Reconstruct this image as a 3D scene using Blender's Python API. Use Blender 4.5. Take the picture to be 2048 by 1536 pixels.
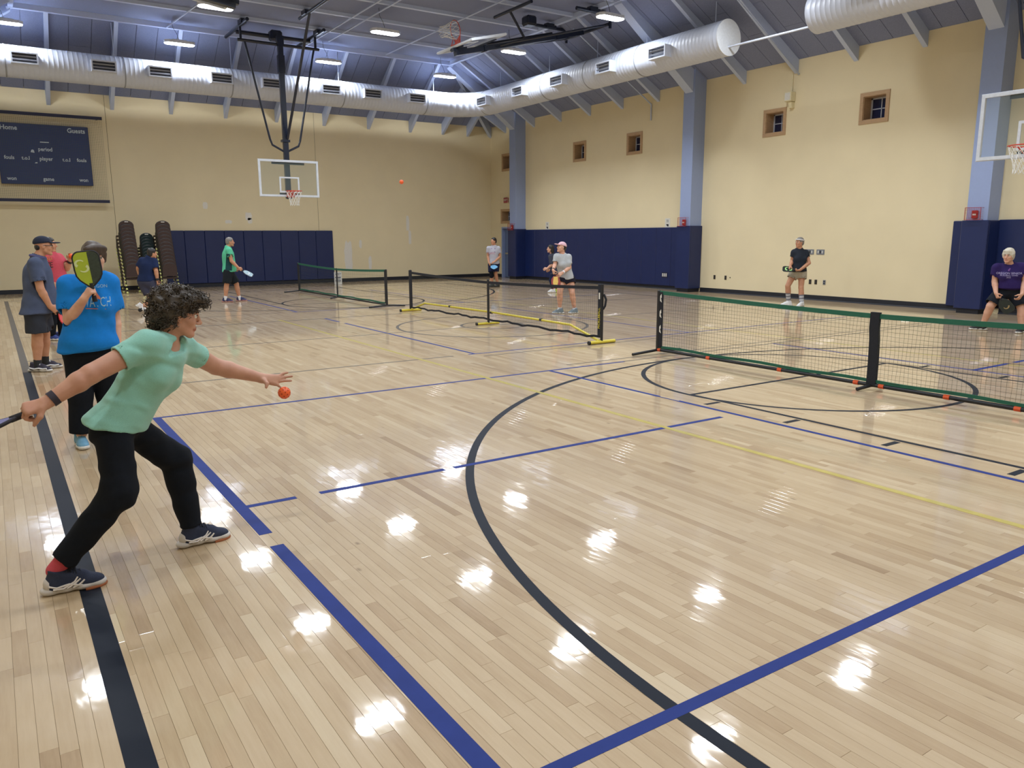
import bpy, math, random
import numpy as np
from mathutils import Vector, Matrix, Euler

scene = bpy.context.scene
for _o in list(bpy.data.objects):
    bpy.data.objects.remove(_o, do_unlink=True)
COL = scene.collection
PI = math.pi

# ------------------------------------------------------------------ camera
# World: X across the gym (to the right), Y towards the back wall, Z up, metres.
CAM_H = 1.67
FPX = 1554.1                      # focal length in pixels of the 2048x1536 frame
PITCH, ROLL, YAW = math.radians(10.744), math.radians(-0.274), math.radians(33.501)
cam_data = bpy.data.cameras.new('camera')
cam_data.sensor_fit = 'HORIZONTAL'
cam_data.sensor_width = 36.0
cam_data.lens = 36.0 * FPX / 2048.0
cam_data.clip_start = 0.05
cam_data.clip_end = 200.0
cam = bpy.data.objects.new('camera', cam_data)
COL.objects.link(cam)
cam.matrix_world = (Matrix.Translation((0, 0, CAM_H)) @ Matrix.Rotation(-YAW, 4, 'Z')
                    @ Matrix.Rotation(PI / 2 - PITCH, 4, 'X') @ Matrix.Rotation(ROLL, 4, 'Z'))
scene.camera = cam

# ------------------------------------------------------------------ world, exposure
world = bpy.data.worlds.new('night_outside')
scene.world = world
world.use_nodes = True
world.node_tree.nodes['Background'].inputs[0].default_value = (0.02, 0.03, 0.06, 1)
world.node_tree.nodes['Background'].inputs[1].default_value = 0.3
scene.view_settings.view_transform = 'Standard'
scene.view_settings.look = 'None'
scene.view_settings.gamma = 1.0
scene.view_settings.use_curve_mapping = False
scene.view_settings.exposure = 0.50
LAMP_WATTS = 62.0                 # light sent down by every ceiling fixture (wide beam)
LAMP_STRENGTH = 9.0               # brightness of the lit diffuser itself
LAMP_COLOR = (0.90, 0.95, 1.0)


# ------------------------------------------------------------------ pixel helpers
def ray(px, py):
    x = (px - 1024) / FPX
    y = -(py - 768) / FPX
    c, s = math.cos(ROLL), math.sin(ROLL)
    x, y = c * x - s * y, s * x + c * y
    cp, sp = math.cos(PITCH), math.sin(PITCH)
    fw, up = cp + sp * y, -sp + cp * y
    cy, sy = math.cos(YAW), math.sin(YAW)
    return Vector((cy * x + sy * fw, -sy * x + cy * fw, up))


def on_plane(px, py, axis, v):
    d = ray(px, py)
    i = 'xyz'.index(axis)
    o = Vector((0, 0, CAM_H))
    return o + d * ((v - o[i]) / d[i])


# ------------------------------------------------------------------ materials
MATS = {}


def lin(c):
    """sRGB 0-255 triple to linear."""
    out = []
    for v in c:
        v = v / 255.0
        out.append(v / 12.92 if v <= 0.04045 else ((v + 0.055) / 1.055) ** 2.4)
    return tuple(out)


def mat(name, rgb, rough=0.5, metal=0.0, var=0.06, scale=20.0, bump=0.0, bump_scale=60.0, spec=0.5,
        coat=0.0, coat_rough=0.1, alpha=1.0, trans=0.0, stretch=(1, 1, 1), sheen=0.0, sss=0.0):
    """A procedural material: colour with a noise variation and an optional fine noise bump. rgb is sRGB 0-255."""
    if name in MATS:
        return MATS[name]
    m = bpy.data.materials.new(name)
    m.use_nodes = True
    nt = m.node_tree
    b = nt.nodes['Principled BSDF']
    b.inputs['Roughness'].default_value = rough
    b.inputs['Metallic'].default_value = metal
    b.inputs['Specular IOR Level'].default_value = spec
    b.inputs['Coat Weight'].default_value = coat
    b.inputs['Coat Roughness'].default_value = coat_rough
    b.inputs['Alpha'].default_value = alpha
    b.inputs['Transmission Weight'].default_value = trans
    b.inputs['Sheen Weight'].default_value = sheen
    if sss:
        b.inputs['Subsurface Weight'].default_value = sss
        b.inputs['Subsurface Radius'].default_value = (0.012, 0.005, 0.003)
    tc = nt.nodes.new('ShaderNodeTexCoord')
    mp = nt.nodes.new('ShaderNodeMapping')
    mp.inputs['Scale'].default_value = stretch
    nt.links.new(tc.outputs['Object'], mp.inputs['Vector'])
    n = nt.nodes.new('ShaderNodeTexNoise')
    n.inputs['Scale'].default_value = scale
    n.inputs['Detail'].default_value = 4.0
    nt.links.new(mp.outputs['Vector'], n.inputs['Vector'])
    r = nt.nodes.new('ShaderNodeValToRGB')
    c = lin(rgb)
    r.color_ramp.elements[0].position = 0.25
    r.color_ramp.elements[1].position = 0.75
    r.color_ramp.elements[0].color = tuple(max(0, v * (1 - var)) for v in c) + (1,)
    r.color_ramp.elements[1].color = tuple(min(1, v * (1 + var)) for v in c) + (1,)
    nt.links.new(n.outputs['Fac'], r.inputs['Fac'])
    nt.links.new(r.outputs['Color'], b.inputs['Base Color'])
    if bump:
        n2 = nt.nodes.new('ShaderNodeTexNoise')
        n2.inputs['Scale'].default_value = bump_scale
        n2.inputs['Detail'].default_value = 5.0
        nt.links.new(mp.outputs['Vector'], n2.inputs['Vector'])
        bp = nt.nodes.new('ShaderNodeBump')
        bp.inputs['Strength'].default_value = bump
        bp.inputs['Distance'].default_value = 0.01
        nt.links.new(n2.outputs['Fac'], bp.inputs['Height'])
        nt.links.new(bp.outputs['Normal'], b.inputs['Normal'])
    MATS[name] = m
    return m


def emit_mat(name, rgb, strength):
    m = bpy.data.materials.new(name)
    m.use_nodes = True
    nt = m.node_tree
    nt.nodes.clear()
    out = nt.nodes.new('ShaderNodeOutputMaterial')
    e = nt.nodes.new('ShaderNodeEmission')
    e.inputs[0].default_value = tuple(rgb) + (1,)
    e.inputs[1].default_value = strength
    nt.links.new(e.outputs[0], out.inputs[0])
    MATS[name] = m
    return m


# ------------------------------------------------------------------ mesh builder
class MB:
    """Collects shapes; build() links them as ONE mesh object."""

    def __init__(self):
        self.v = []
        self.f = []

    def add(self, verts, faces):
        o = len(self.v)
        self.v.extend([tuple(p) for p in verts])
        self.f.extend([tuple(i + o for i in fc) for fc in faces])
        return self

    def box(self, c, s, rot=None):
        hx, hy, hz = s[0] / 2, s[1] / 2, s[2] / 2
        p = [Vector((x, y, z)) for z in (-hz, hz) for x, y in ((-hx, -hy), (hx, -hy), (hx, hy), (-hx, hy))]
        if rot is not None:
            p = [rot @ q for q in p]
        c = Vector(c)
        return self.add([c + q for q in p],
                        [(3, 2, 1, 0), (4, 5, 6, 7), (0, 1, 5, 4), (1, 2, 6, 5), (2, 3, 7, 6), (3, 0, 4, 7)])

    def bounds(self, a, b):
        return self.box([(a[i] + b[i]) / 2 for i in range(3)], [abs(b[i] - a[i]) for i in range(3)])

    def bevel_box(self, c, s, r, rot=None):
        """box whose twelve edges are chamfered by r"""
        hx, hy, hz = s[0] / 2, s[1] / 2, s[2] / 2
        r = min(r, hx * .95, hy * .95, hz * .95)
        vs = []
        idx = {}
        for sx in (-1, 1):
            for sy in (-1, 1):
                for sz in (-1, 1):
                    for k in range(3):
                        p = [sx * (hx - r), sy * (hy - r), sz * (hz - r)]
                        p[k] = (sx * hx, sy * hy, sz * hz)[k]
                        idx[(sx, sy, sz, k)] = len(vs)
                        vs.append(Vector(p))
        fs = []
        for k in range(3):
            a, b = [(1, 2), (2, 0), (0, 1)][k]
            for s_ in (-1, 1):
                q = []
                for (u, w) in ((-1, -1), (1, -1), (1, 1), (-1, 1)):
                    t = [0, 0, 0]
                    t[k] = s_
                    t[a] = u
                    t[b] = w
                    q.append(idx[(t[0], t[1], t[2], k)])
                fs.append(tuple(q) if s_ > 0 else tuple(reversed(q)))
        for k in range(3):
            a, b = [(1, 2), (2, 0), (0, 1)][k]
            for sa in (-1, 1):
                for sb in (-1, 1):
                    t0 = [0, 0, 0]
                    t1 = [0, 0, 0]
                    for t, e in ((t0, -1), (t1, 1)):
                        t[k] = e
                        t[a] = sa
                        t[b] = sb
                    q = [idx[(*t0, a)], idx[(*t0, b)], idx[(*t1, b)], idx[(*t1, a)]]
                    fs.append(tuple(q) if sa * sb < 0 else tuple(reversed(q)))
        for sx in (-1, 1):
            for sy in (-1, 1):
                for sz in (-1, 1):
                    q = [idx[(sx, sy, sz, k)] for k in range(3)]
                    fs.append(tuple(q) if sx * sy * sz > 0 else tuple(reversed(q)))
        if rot is not None:
            vs = [rot @ q for q in vs]
        c = Vector(c)
        return self.add([c + q for q in vs], fs)

    def tube(self, path, r, n=8, cap=True, closed=False, rx=None):
        """tube along a path; r a number or one per point"""
        path = [Vector(p) for p in path]
        m = len(path)
        rs = r if isinstance(r, (list, tuple)) else [r] * m
        prev = None
        rings = []
        for i, p in enumerate(path):
            if closed:
                d = path[(i + 1) % m] - path[i - 1]
            else:
                d = path[min(i + 1, m - 1)] - path[max(i - 1, 0)]
            d = d.normalized() if d.length > 1e-9 else Vector((0, 0, 1))
            if prev is None:
                a = Vector((0, 0, 1)) if abs(d.z) < .9 else Vector((1, 0, 0))
                u = d.cross(a).normalized()
            else:
                u = (prev - d * prev.dot(d))
                u = u.normalized() if u.length > 1e-6 else d.orthogonal().normalized()
            prev = u
            w = d.cross(u)
            rings.append([p + (u * math.cos(2 * PI * k / n) + w * math.sin(2 * PI * k / n)) * rs[i] for k in range(n)])
        vs = [q for ring in rings for q in ring]
        fs = []
        for i in range(m if closed else m - 1):
            a, b = i * n, ((i + 1) % m) * n
            for k in range(n):
                fs.append((a + k, a + (k + 1) % n, b + (k + 1) % n, b + k))
        if cap and not closed:
            fs.append(tuple(reversed(range(n))))
            fs.append(tuple((m - 1) * n + k for k in range(n)))
        return self.add(vs, fs)

    def sphere(self, c, r, nu=12, nv=8, scale=(1, 1, 1), rot=None):
        c = Vector(c)
        vs = []
        for j in range(nv + 1):
            t = PI * j / nv
            for i in range(nu):
                p = 2 * PI * i / nu
                q = Vector((r * scale[0] * math.sin(t) * math.cos(p), r * scale[1] * math.sin(t) * math.sin(p), r * scale[2] * math.cos(t)))
                if rot is not None:
                    q = rot @ q
                vs.append(c + q)
        fs = []
        for j in range(nv):
            for i in range(nu):
                a, b = j * nu + i, j * nu + (i + 1) % nu
                fs.append((a, a + nu, b + nu, b))
        return self.add(vs, fs)

    def prism(self, poly, axis, a, b):
        """poly: 2-D outline (counter-clockwise), extruded along axis ('x','y','z') from a to b"""
        def P(p, t):
            return {'x': (t, p[0], p[1]), 'y': (p[0], t, p[1]), 'z': (p[0], p[1], t)}[axis]
        n = len(poly)
        vs = [P(p, a) for p in poly] + [P(p, b) for p in poly]
        fs = [tuple(reversed(range(n))), tuple(range(n, 2 * n))]
        for i in range(n):
            j = (i + 1) % n
            fs.append((i, j, n + j, n + i))
        return self.add(vs, fs)

    def quad(self, a, b, c, d):
        return self.add([a, b, c, d], [(0, 1, 2, 3)])

    def xform(self, M):
        self.v = [tuple(M @ Vector(p)) for p in self.v]
        return self

    def mesh(self, name, material=None, smooth=None):
        me = bpy.data.meshes.new(name)
        me.from_pydata(self.v, [], self.f)
        me.validate()
        if smooth is not None:
            me.polygons.foreach_set('use_smooth', [True] * len(me.polygons))
            if smooth < 180:
                me.set_sharp_from_angle(angle=math.radians(smooth))
        if material is not None:
            me.materials.append(material)
        me.update()
        return me

    def build(self, name, material=None, parent=None, smooth=None):
        return obj(name, self.mesh(name, material, smooth), parent)


def fix_normals(me):
    import bmesh
    bm = bmesh.new()
    bm.from_mesh(me)
    bmesh.ops.recalc_face_normals(bm, faces=bm.faces)
    bm.to_mesh(me)
    bm.free()


def obj(name, me, parent=None, loc=None, rot=None):
    o = bpy.data.objects.new(name, me)
    COL.objects.link(o)
    if parent is not None:
        o.parent = parent
    if loc is not None:
        o.location = loc
    if rot is not None:
        o.rotation_euler = rot
    return o


def tag(o, label, cat, group=None, kind=None):
    o['label'] = label
    o['category'] = cat
    if group:
        o['group'] = group
    if kind:
        o['kind'] = kind
    return o


def struct(o, label=None):
    o['kind'] = 'structure'
    if label:
        o['label'] = label
    return o


def thing(name, label, cat, loc=(0, 0, 0), rotz=0.0, group=None):
    o = bpy.data.objects.new(name, None)
    o.empty_display_size = 0.1
    COL.objects.link(o)
    o.location = loc
    o.rotation_euler = (0, 0, rotz)
    return tag(o, label, cat, group)


def copy_tree(o, parent=None, loc=None, rotz=None, label=None):
    c = o.copy()
    COL.objects.link(c)
    c.parent = parent
    if loc is not None:
        c.location = loc
    if rotz is not None:
        c.rotation_euler = (0, 0, rotz)
    if label:
        c['label'] = label
    for ch in list(o.children):
        copy_tree(ch, c)
    return c


def text_mesh(s, size, material, extrude=0.002, align='CENTER', bold=0.0, sx=1.0):
    cu = bpy.data.curves.new('lettering', 'FONT')
    cu.body = s
    cu.size = size
    cu.extrude = extrude
    cu.align_x = align
    cu.align_y = 'CENTER'
    cu.resolution_u = 2
    cu.offset = bold
    tmp = bpy.data.objects.new('lettering_tmp', cu)
    COL.objects.link(tmp)
    dg = bpy.context.evaluated_depsgraph_get()
    me = bpy.data.meshes.new_from_object(tmp.evaluated_get(dg))
    bpy.data.objects.remove(tmp, do_unlink=True)
    bpy.data.curves.remove(cu)
    me.materials.clear()
    me.materials.append(material)
    if sx != 1.0:
        for v in me.vertices:
            v.co.x *= sx
    return me


def lettering(s, size, material, parent, loc, normal, up=(0, 0, 1), name='lettering', sx=1.0, extrude=0.002, bold=0.0):
    """flat letters lying in a plane with the given outward normal, in the parent's space"""
    n = Vector(normal).normalized()
    u = Vector(up)
    u = (u - n * u.dot(n)).normalized()
    r = u.cross(n)
    M = Matrix((r, u, n)).transposed().to_4x4()
    M.translation = Vector(loc)
    me = text_mesh(s, size, material, extrude, sx=sx, bold=bold)
    me.transform(M)
    return obj(name, me, parent)
# ------------------------------------------------------------------ room dimensions
XL, XR = -2.1, 17.85              # left and right wall planes
YF, YB = -3.3, 28.5               # wall behind the camera and back wall
ZW = 6.1                          # top of the walls
ZC = 7.89                         # flat middle of the ceiling
EXL, EXR = 1.16, 14.6             # edges of the flat part
EYF, EYB = -0.8, 26.0
COLS_Y = (26.15, 16.88, 8.52, -0.8)

WALL_RGB = (229, 215, 179)
M_WALL = mat('painted_wall', WALL_RGB, rough=0.75, var=0.025, scale=1.3, bump=0.15, bump_scale=180)
M_JOINT = mat('wall_joint', (120, 108, 84), rough=0.9)
M_BASE = mat('rubber_baseboard', (24, 27, 38), rough=0.55)
M_STEEL = mat('painted_steel', (186, 199, 228), rough=0.55, var=0.02)  # pale steel with the blue veil of lens flare mixed into its colour
M_COLUMN = mat('column_paint', (150, 166, 206), rough=0.6, var=0.02)
M_PANEL = mat('ceiling_board', (128, 137, 168), rough=0.95, var=0.16, scale=55, bump=0.5, bump_scale=140)  # greyish boards; bluish lens flare over the ceiling is put into the colour
M_PANEL_FLAT = mat('ceiling_board_flat', (128, 137, 168), rough=0.95, var=0.16, scale=55, bump=0.5, bump_scale=140)  # same flare-blue tint painted into the flat middle
M_DARK = mat('dark_gap', (40, 40, 46), rough=0.95)

# ---- floor -----------------------------------------------------------------
def floor_material():
    m = bpy.data.materials.new('maple_planks')
    m.use_nodes = True
    nt = m.node_tree
    N, L = nt.nodes, nt.links
    b = N['Principled BSDF']
    at_o = N.new('ShaderNodeAttribute'); at_o.attribute_type = 'OBJECT'; at_o.attribute_name = 'tint'
    at_g = N.new('ShaderNodeAttribute'); at_g.attribute_type = 'GEOMETRY'; at_g.attribute_name = 'tint'
    add = N.new('ShaderNodeMath'); add.operation = 'ADD'
    L.new(at_o.outputs['Fac'], add.inputs[0]); L.new(at_g.outputs['Fac'], add.inputs[1])
    geo = N.new('ShaderNodeNewGeometry')
    off = N.new('ShaderNodeCombineXYZ')
    mul = N.new('ShaderNodeMath'); mul.operation = 'MULTIPLY'; mul.inputs[1].default_value = 41.0
    L.new(add.outputs[0], mul.inputs[0]); L.new(mul.outputs[0], off.inputs[0]); L.new(mul.outputs[0], off.inputs[2])
    va = N.new('ShaderNodeVectorMath'); va.operation = 'ADD'
    L.new(geo.outputs['Position'], va.inputs[0]); L.new(off.outputs[0], va.inputs[1])
    mp = N.new('ShaderNodeMapping'); mp.inputs['Scale'].default_value = (1.0, 0.07, 1.0)
    L.new(va.outputs[0], mp.inputs['Vector'])
    g = N.new('ShaderNodeTexNoise'); g.inputs['Scale'].default_value = 70; g.inputs['Detail'].default_value = 6; g.inputs['Roughness'].default_value = 0.65
    L.new(mp.outputs[0], g.inputs['Vector'])
    mp2 = N.new('ShaderNodeMapping'); mp2.inputs['Scale'].default_value = (1.0, 0.35, 1.0)
    L.new(va.outputs[0], mp2.inputs['Vector'])
    bl = N.new('ShaderNodeTexNoise'); bl.inputs['Scale'].default_value = 7; bl.inputs['Detail'].default_value = 3
    L.new(mp2.outputs[0], bl.inputs['Vector'])
    ramp = N.new('ShaderNodeValToRGB')
    cr = ramp.color_ramp
    cols = [(0.0, (158, 132, 100)), (0.25, (176, 151, 119)), (0.5, (187, 164, 132)), (0.75, (195, 173, 142)), (1.0, (203, 184, 154))]
    cr.elements[0].position = 0; cr.elements[0].color = lin(cols[0][1]) + (1,)
    cr.elements[1].position = 1; cr.elements[1].color = lin(cols[4][1]) + (1,)
    for p, c in cols[1:4]:
        e = cr.elements.new(p); e.color = lin(c) + (1,)
    # tint + blotch + grain
    m1 = N.new('ShaderNodeMath'); m1.operation = 'MULTIPLY_ADD'; m1.inputs[1].default_value = 0.5; m1.inputs[2].default_value = -0.25
    L.new(bl.outputs['Fac'], m1.inputs[0])
    m2 = N.new('ShaderNodeMath'); m2.operation = 'MULTIPLY_ADD'; m2.inputs[1].default_value = 0.45; m2.inputs[2].default_value = -0.225
    L.new(g.outputs['Fac'], m2.inputs[0])
    s1 = N.new('ShaderNodeMath'); s1.operation = 'ADD'; L.new(m1.outputs[0], s1.inputs[0]); L.new(m2.outputs[0], s1.inputs[1])
    s2 = N.new('ShaderNodeMath'); s2.operation = 'ADD'; L.new(s1.outputs[0], s2.inputs[0]); L.new(add.outputs[0], s2.inputs[1])
    L.new(s2.outputs[0], ramp.inputs['Fac'])
    # small knots / mineral streaks
    vo = N.new('ShaderNodeTexVoronoi'); vo.inputs['Scale'].default_value = 3.1
    mp3 = N.new('ShaderNodeMapping'); mp3.inputs['Scale'].default_value = (1.0, 0.5, 1.0)
    L.new(va.outputs[0], mp3.inputs['Vector']); L.new(mp3.outputs[0], vo.inputs['Vector'])
    kr = N.new('ShaderNodeValToRGB'); kr.color_ramp.elements[0].position = 0.012; kr.color_ramp.elements[1].position = 0.05
    kr.color_ramp.elements[0].color = (0.35, 0.3, 0.27, 1); kr.color_ramp.elements[1].color = (1, 1, 1, 1)
    L.new(vo.outputs['Distance'], kr.inputs['Fac'])
    mx = N.new('ShaderNodeMix'); mx.data_type = 'RGBA'; mx.blend_type = 'MULTIPLY'; mx.inputs[0].default_value = 0.8
    L.new(ramp.outputs['Color'], mx.inputs[6]); L.new(kr.outputs['Color'], mx.inputs[7])
    L.new(mx.outputs[2], b.inputs['Base Color'])
    b.inputs['Roughness'].default_value = 0.42
    b.inputs['Specular IOR Level'].default_value = 0.25
    b.inputs['Coat Weight'].default_value = 0.85
    b.inputs['Coat Roughness'].default_value = 0.06
    b.inputs['Coat IOR'].default_value = 1.5
    # the varnish is slightly wavy: long ripples along the boards, a tiny tilt per board
    w = N.new('ShaderNodeTexNoise'); w.inputs['Scale'].default_value = 5.0; w.inputs['Detail'].default_value = 2
    mp4 = N.new('ShaderNodeMapping'); mp4.inputs['Scale'].default_value = (2.2, 0.9, 1.0)
    L.new(va.outputs[0], mp4.inputs['Vector']); L.new(mp4.outputs[0], w.inputs['Vector'])
    bp = N.new('ShaderNodeBump'); bp.inputs['Strength'].default_value = 0.16; bp.inputs['Distance'].default_value = 0.006
    L.new(w.outputs['Fac'], bp.inputs['Height'])
    L.new(bp.outputs['Normal'], b.inputs['Coat Normal'])
    L.new(bp.outputs['Normal'], b.inputs['Normal'])
    MATS['maple_planks'] = m
    return m


M_MAPLE = floor_material()
floor = struct(MB().bounds((XL - .3, YF - .3, -0.25), (XR + .3, YB + .3, -0.012)).build('floor', mat('subfloor', (96, 78, 60), rough=0.9)),
               'glossy pale maple gym floor of narrow planks with painted court lines')


def plank_mesh_data(w, l, h=0.012, ch=0.0006):
    """top at z=0, chamfered long edges"""
    x, y = w / 2, l / 2
    vs = [(-x, -y, -h), (x, -y, -h), (x, y, -h), (-x, y, -h),
          (-x, -y, -ch), (x, -y, -ch), (x, y, -ch), (-x, y, -ch),
          (-x + ch, -y + ch, 0), (x - ch, -y + ch, 0), (x - ch, y - ch, 0), (-x + ch, y - ch, 0)]
    fs = [(0, 1, 5, 4), (1, 2, 6, 5), (2, 3, 7, 6), (3, 0, 4, 7),
          (4, 5, 9, 8), (5, 6, 10, 9), (6, 7, 11, 10), (7, 4, 8, 11), (8, 9, 10, 11)]
    return vs, fs


def build_planks():
    rng = random.Random(7)
    PW, GAP = 0.0572, 0.0007
    LENS = [0.30, 0.42, 0.55, 0.70, 0.85, 1.05, 1.30]
    planks = []
    nx = int((XR - XL) / PW) + 1
    for i in range(nx):
        x = XL + (i + .5) * PW
        y = YF - rng.random() * 1.0
        while y < YB:
            l = rng.choice(LENS)
            t = min(1, max(0, rng.gauss(0.52, 0.17)))
            planks.append((x, y + l / 2, l, t))
            y += l
    # the 300 planks that show largest in the photograph: nearest ones inside the frame
    cy, sy = math.cos(YAW), math.sin(YAW)

    def size_in_view(p):
        x, y = p[0], p[1]
        fw = sy * x + cy * y
        if fw < 0.8:
            return 0
        cp, sp = math.cos(PITCH), math.sin(PITCH)
        F = cp * fw + sp * CAM_H
        px = 1024 + FPX * (cy * x - sy * y) / F
        py = 768 - FPX * (sp * fw - cp * CAM_H) / F
        if not (-20 < px < 2068 and 500 < py < 1570):
            return 0
        return p[2] * PW * CAM_H / (F ** 3)
    order = sorted(range(len(planks)), key=lambda k: -size_in_view(planks[k]))
    near = set(order[:300])
    meshes = {}
    for l in LENS:
        vs, fs = plank_mesh_data(PW - GAP, l - GAP)
        me = bpy.data.meshes.new('plank')
        me.from_pydata(vs, [], fs)
        me.materials.append(M_MAPLE)
        meshes[l] = me
    V, F, T = [], [], []
    base = {l: plank_mesh_data(PW - GAP, l - GAP) for l in LENS}
    for k, (x, y, l, t) in enumerate(planks):
        sg = .0032 if math.hypot(x, y) < 8.5 else .0009
        rl, pt_ = rng.gauss(0, sg), rng.gauss(0, .0001)      # every board lies a hair out of true
        if k in near:
            o = obj('plank', meshes[l], floor, (x, y, 0), (pt_, rl, 0))
            o['tint'] = t
            continue
        vs, fs = base[l]
        o = len(V)
        for v in vs:
            yy = min(YB, max(YF, y + v[1]))
            V.append((x + v[0], yy, v[2] - v[0] * rl + v[1] * pt_))
        F.extend([tuple(i + o for i in f) for f in fs])
        T.extend([t] * len(vs))
    me = bpy.data.meshes.new('further_planks')
    me.from_pydata(V, [], F)
    me.materials.append(M_MAPLE)
    a = me.attributes.new('tint', 'FLOAT', 'POINT')
    a.data.foreach_set('value', T)
    o = obj('further_planks', me, floor)
    o['kind'] = 'stuff'


build_planks()

# ---- court lines (painted or taped on the floor) ---------------------------
M_LINE_K = mat('line_paint_black', (24, 30, 42), rough=0.55, spec=0.15, coat=0.0, coat_rough=0.07, var=0.05)
M_LINE_G = mat('line_paint_worn', (84, 80, 78), rough=0.5, spec=0.2, coat=0.2, coat_rough=0.09, var=0.1)
M_TAPE = mat('blue_tape', (40, 56, 122), rough=0.6, spec=0.12, var=0.08, scale=9)
M_LINE_Y = mat('line_paint_yellow', (194, 178, 92), rough=0.32, coat=0.7, coat_rough=0.09, var=0.12, scale=14)
LZ = 0.0009
_lift = [0]


def strip(name, x0, y0, x1, y1, w, m, z=None):
    d = Vector((x1 - x0, y1 - y0, 0)).normalized()
    n = Vector((-d.y, d.x, 0)) * (w / 2)
    _lift[0] += 1
    z = LZ + 0.00003 * (_lift[0] % 20) if z is None else z
    a, b = Vector((x0, y0, z)), Vector((x1, y1, z))
    lo = Vector((0, 0, -z - .0004))
    q = [a - n, b - n, b + n, a + n]
    mb = MB().add([p + lo for p in q] + q, [(4, 5, 6, 7), (0, 1, 5, 4), (1, 2, 6, 5), (2, 3, 7, 6), (3, 0, 4, 7)])
    return mb.build(name, m, floor)


def arc_line(name, cx, cy, r, a0, a1, w, m, n=96):
    _lift[0] += 1
    z = LZ + 0.00003 * (_lift[0] % 20)
    vs, fs = [], []
    for i in range(n + 1):
        a = a0 + (a1 - a0) * i / n
        for rr in (r - w / 2, r + w / 2):
            vs.append((cx + rr * math.cos(a), cy + rr * math.sin(a), z))
    for i in range(n):
        fs.append((2 * i, 2 * i + 1, 2 * i + 3, 2 * i + 2))
    return MB().add(vs, fs).build(name, m, floor)


CX, CY = 7.9, 12.6
K, W5 = M_LINE_K, 0.051
strip('sideline', 0.232, -0.05, 0.232, 11.55, 0.09, K)
strip('sideline', 0.232, 11.57, 0.232, 25.25, 0.09, M_LINE_G)
strip('sideline', 15.55, -0.05, 15.55, 25.25, 0.06, K)
strip('baseline', 0.19, -0.05, 15.58, -0.05, W5, K)
strip('baseline', 0.19, 25.25, 15.58, 25.25, W5, K)
strip('half_court_line', 0.19, CY, 15.58, CY, 0.04, M_LINE_G)
arc_line('centre_circle', CX, CY, 1.81, 0, 2 * PI, 0.055, M_LINE_G)
arc_line('centre_circle', CX, CY, 0.60, 0, 2 * PI, 0.05, M_LINE_G)
for s in (-1, 1):
    ft = CY + s * 6.87
    bl = CY + s * 12.65
    for lx in (6.09, 9.75):
        strip('lane_line', lx, bl, lx, ft, W5, K)
        o = -1 if lx < CX else 1
        for d in (2.0 + .5, 3.0 + .45, 4.0 + .4, 5.0 + .35):
            yy = bl - s * d
            strip('lane_mark', lx + o * .05, yy, lx + o * .25, yy, 0.052, K)
    strip('free_throw_line', 6.09, ft, 9.75, ft, W5, K)
    arc_line('free_throw_circle', CX, ft, 1.83, 0, 2 * PI, 0.055, K)
    hy = CY + s * 11.0
    a0 = 0 if s < 0 else PI
    arc_line('three_point_arc', 7.83, hy, 5.96, a0, a0 + PI, 0.062, K, 120)
    for sx in (-1, 1):
        strip('three_point_line', 7.83 + sx * 5.96, hy, 7.83 + sx * 5.96, bl, 0.062, K)
# yellow volleyball line
strip('volleyball_line', 4.83, -0.5, 4.83, 16.0, 0.058, M_LINE_Y)
strip('volleyball_line', 10.9, -0.5, 10.9, 24.6, 0.052, M_LINE_Y)
# thin worn lines across the hall
for yy, x0, x1 in ((15.75, 0.25, 15.5), (19.05, 0.25, 6.1), (17.45, 5.7, 15.5), (9.35, 5.71, 15.5), (8.05, 6.2, 15.5)):
    strip('worn_line', x0, yy, x1, yy, 0.028, M_LINE_G)
# pickleball courts in blue tape: baselines along Y, side lines along X
T, TW = M_TAPE, 0.05
strip('tape_line', 1.149, 7.83, 1.149, 5.93, 0.075, T)
strip('tape_line', 1.149, 5.93, 1.149, 4.30, 0.075, T)
strip('tape_line', 1.149, 4.10, 1.149, 1.73, 0.075, T)
strip('tape_line', 1.0, 1.77, 9.5, 1.77, 0.056, T)
strip('tape_line', 1.11, 7.826, 7.0, 7.826, 0.048, T)
strip('tape_line', 7.0, 7.84, 14.7, 7.84, 0.03, M_LINE_G)
strip('tape_line', 1.18, 4.83, 1.50, 4.83, TW, T)
strip('tape_line', 1.66, 4.83, 2.60, 4.83, TW, T)
strip('tape_line', 2.68, 4.83, 5.55, 4.83, TW, T)
strip('tape_line', 5.745, 7.83, 5.745, 5.86, TW, T)
strip('tape_line', 5.735, 5.86, 5.735, 5.58, 0.02, T)
strip('tape_line', 5.745, 5.58, 5.745, 1.77, TW, T)
strip('tape_line', 10.1, 7.83, 10.1, 1.77, 0.045, T)
strip('tape_line', 10.1, 4.80, 11.0, 4.80, 0.06, T)
strip('tape_line', 11.15, 4.80, 14.6, 4.80, 0.06, T)
for y0, y1 in ((9.60, 15.72), (17.50, 23.55)):
    yc = (y0 + y1) / 2
    strip('tape_line', 1.15, y0, 5.35, y0, 0.04, M_LINE_G)
    strip('tape_line', 5.6, y0, 14.7, y0, 0.04, T)
    strip('tape_line', 1.15, y1, 14.7, y1, 0.03, M_LINE_G)
    strip('tape_line', 5.71, y0, 5.71, yc + 1.95, 0.05, T)
    strip('tape_line', 5.71, yc + 2.25, 5.71, y1, 0.05, T)
    strip('tape_line', 10.1, y0, 10.1, y1, 0.04, T)
    strip('tape_line', 1.15, y0, 1.15, y1, 0.05, T)

# ---- walls -----------------------------------------------------------------
TH = 0.45


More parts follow.
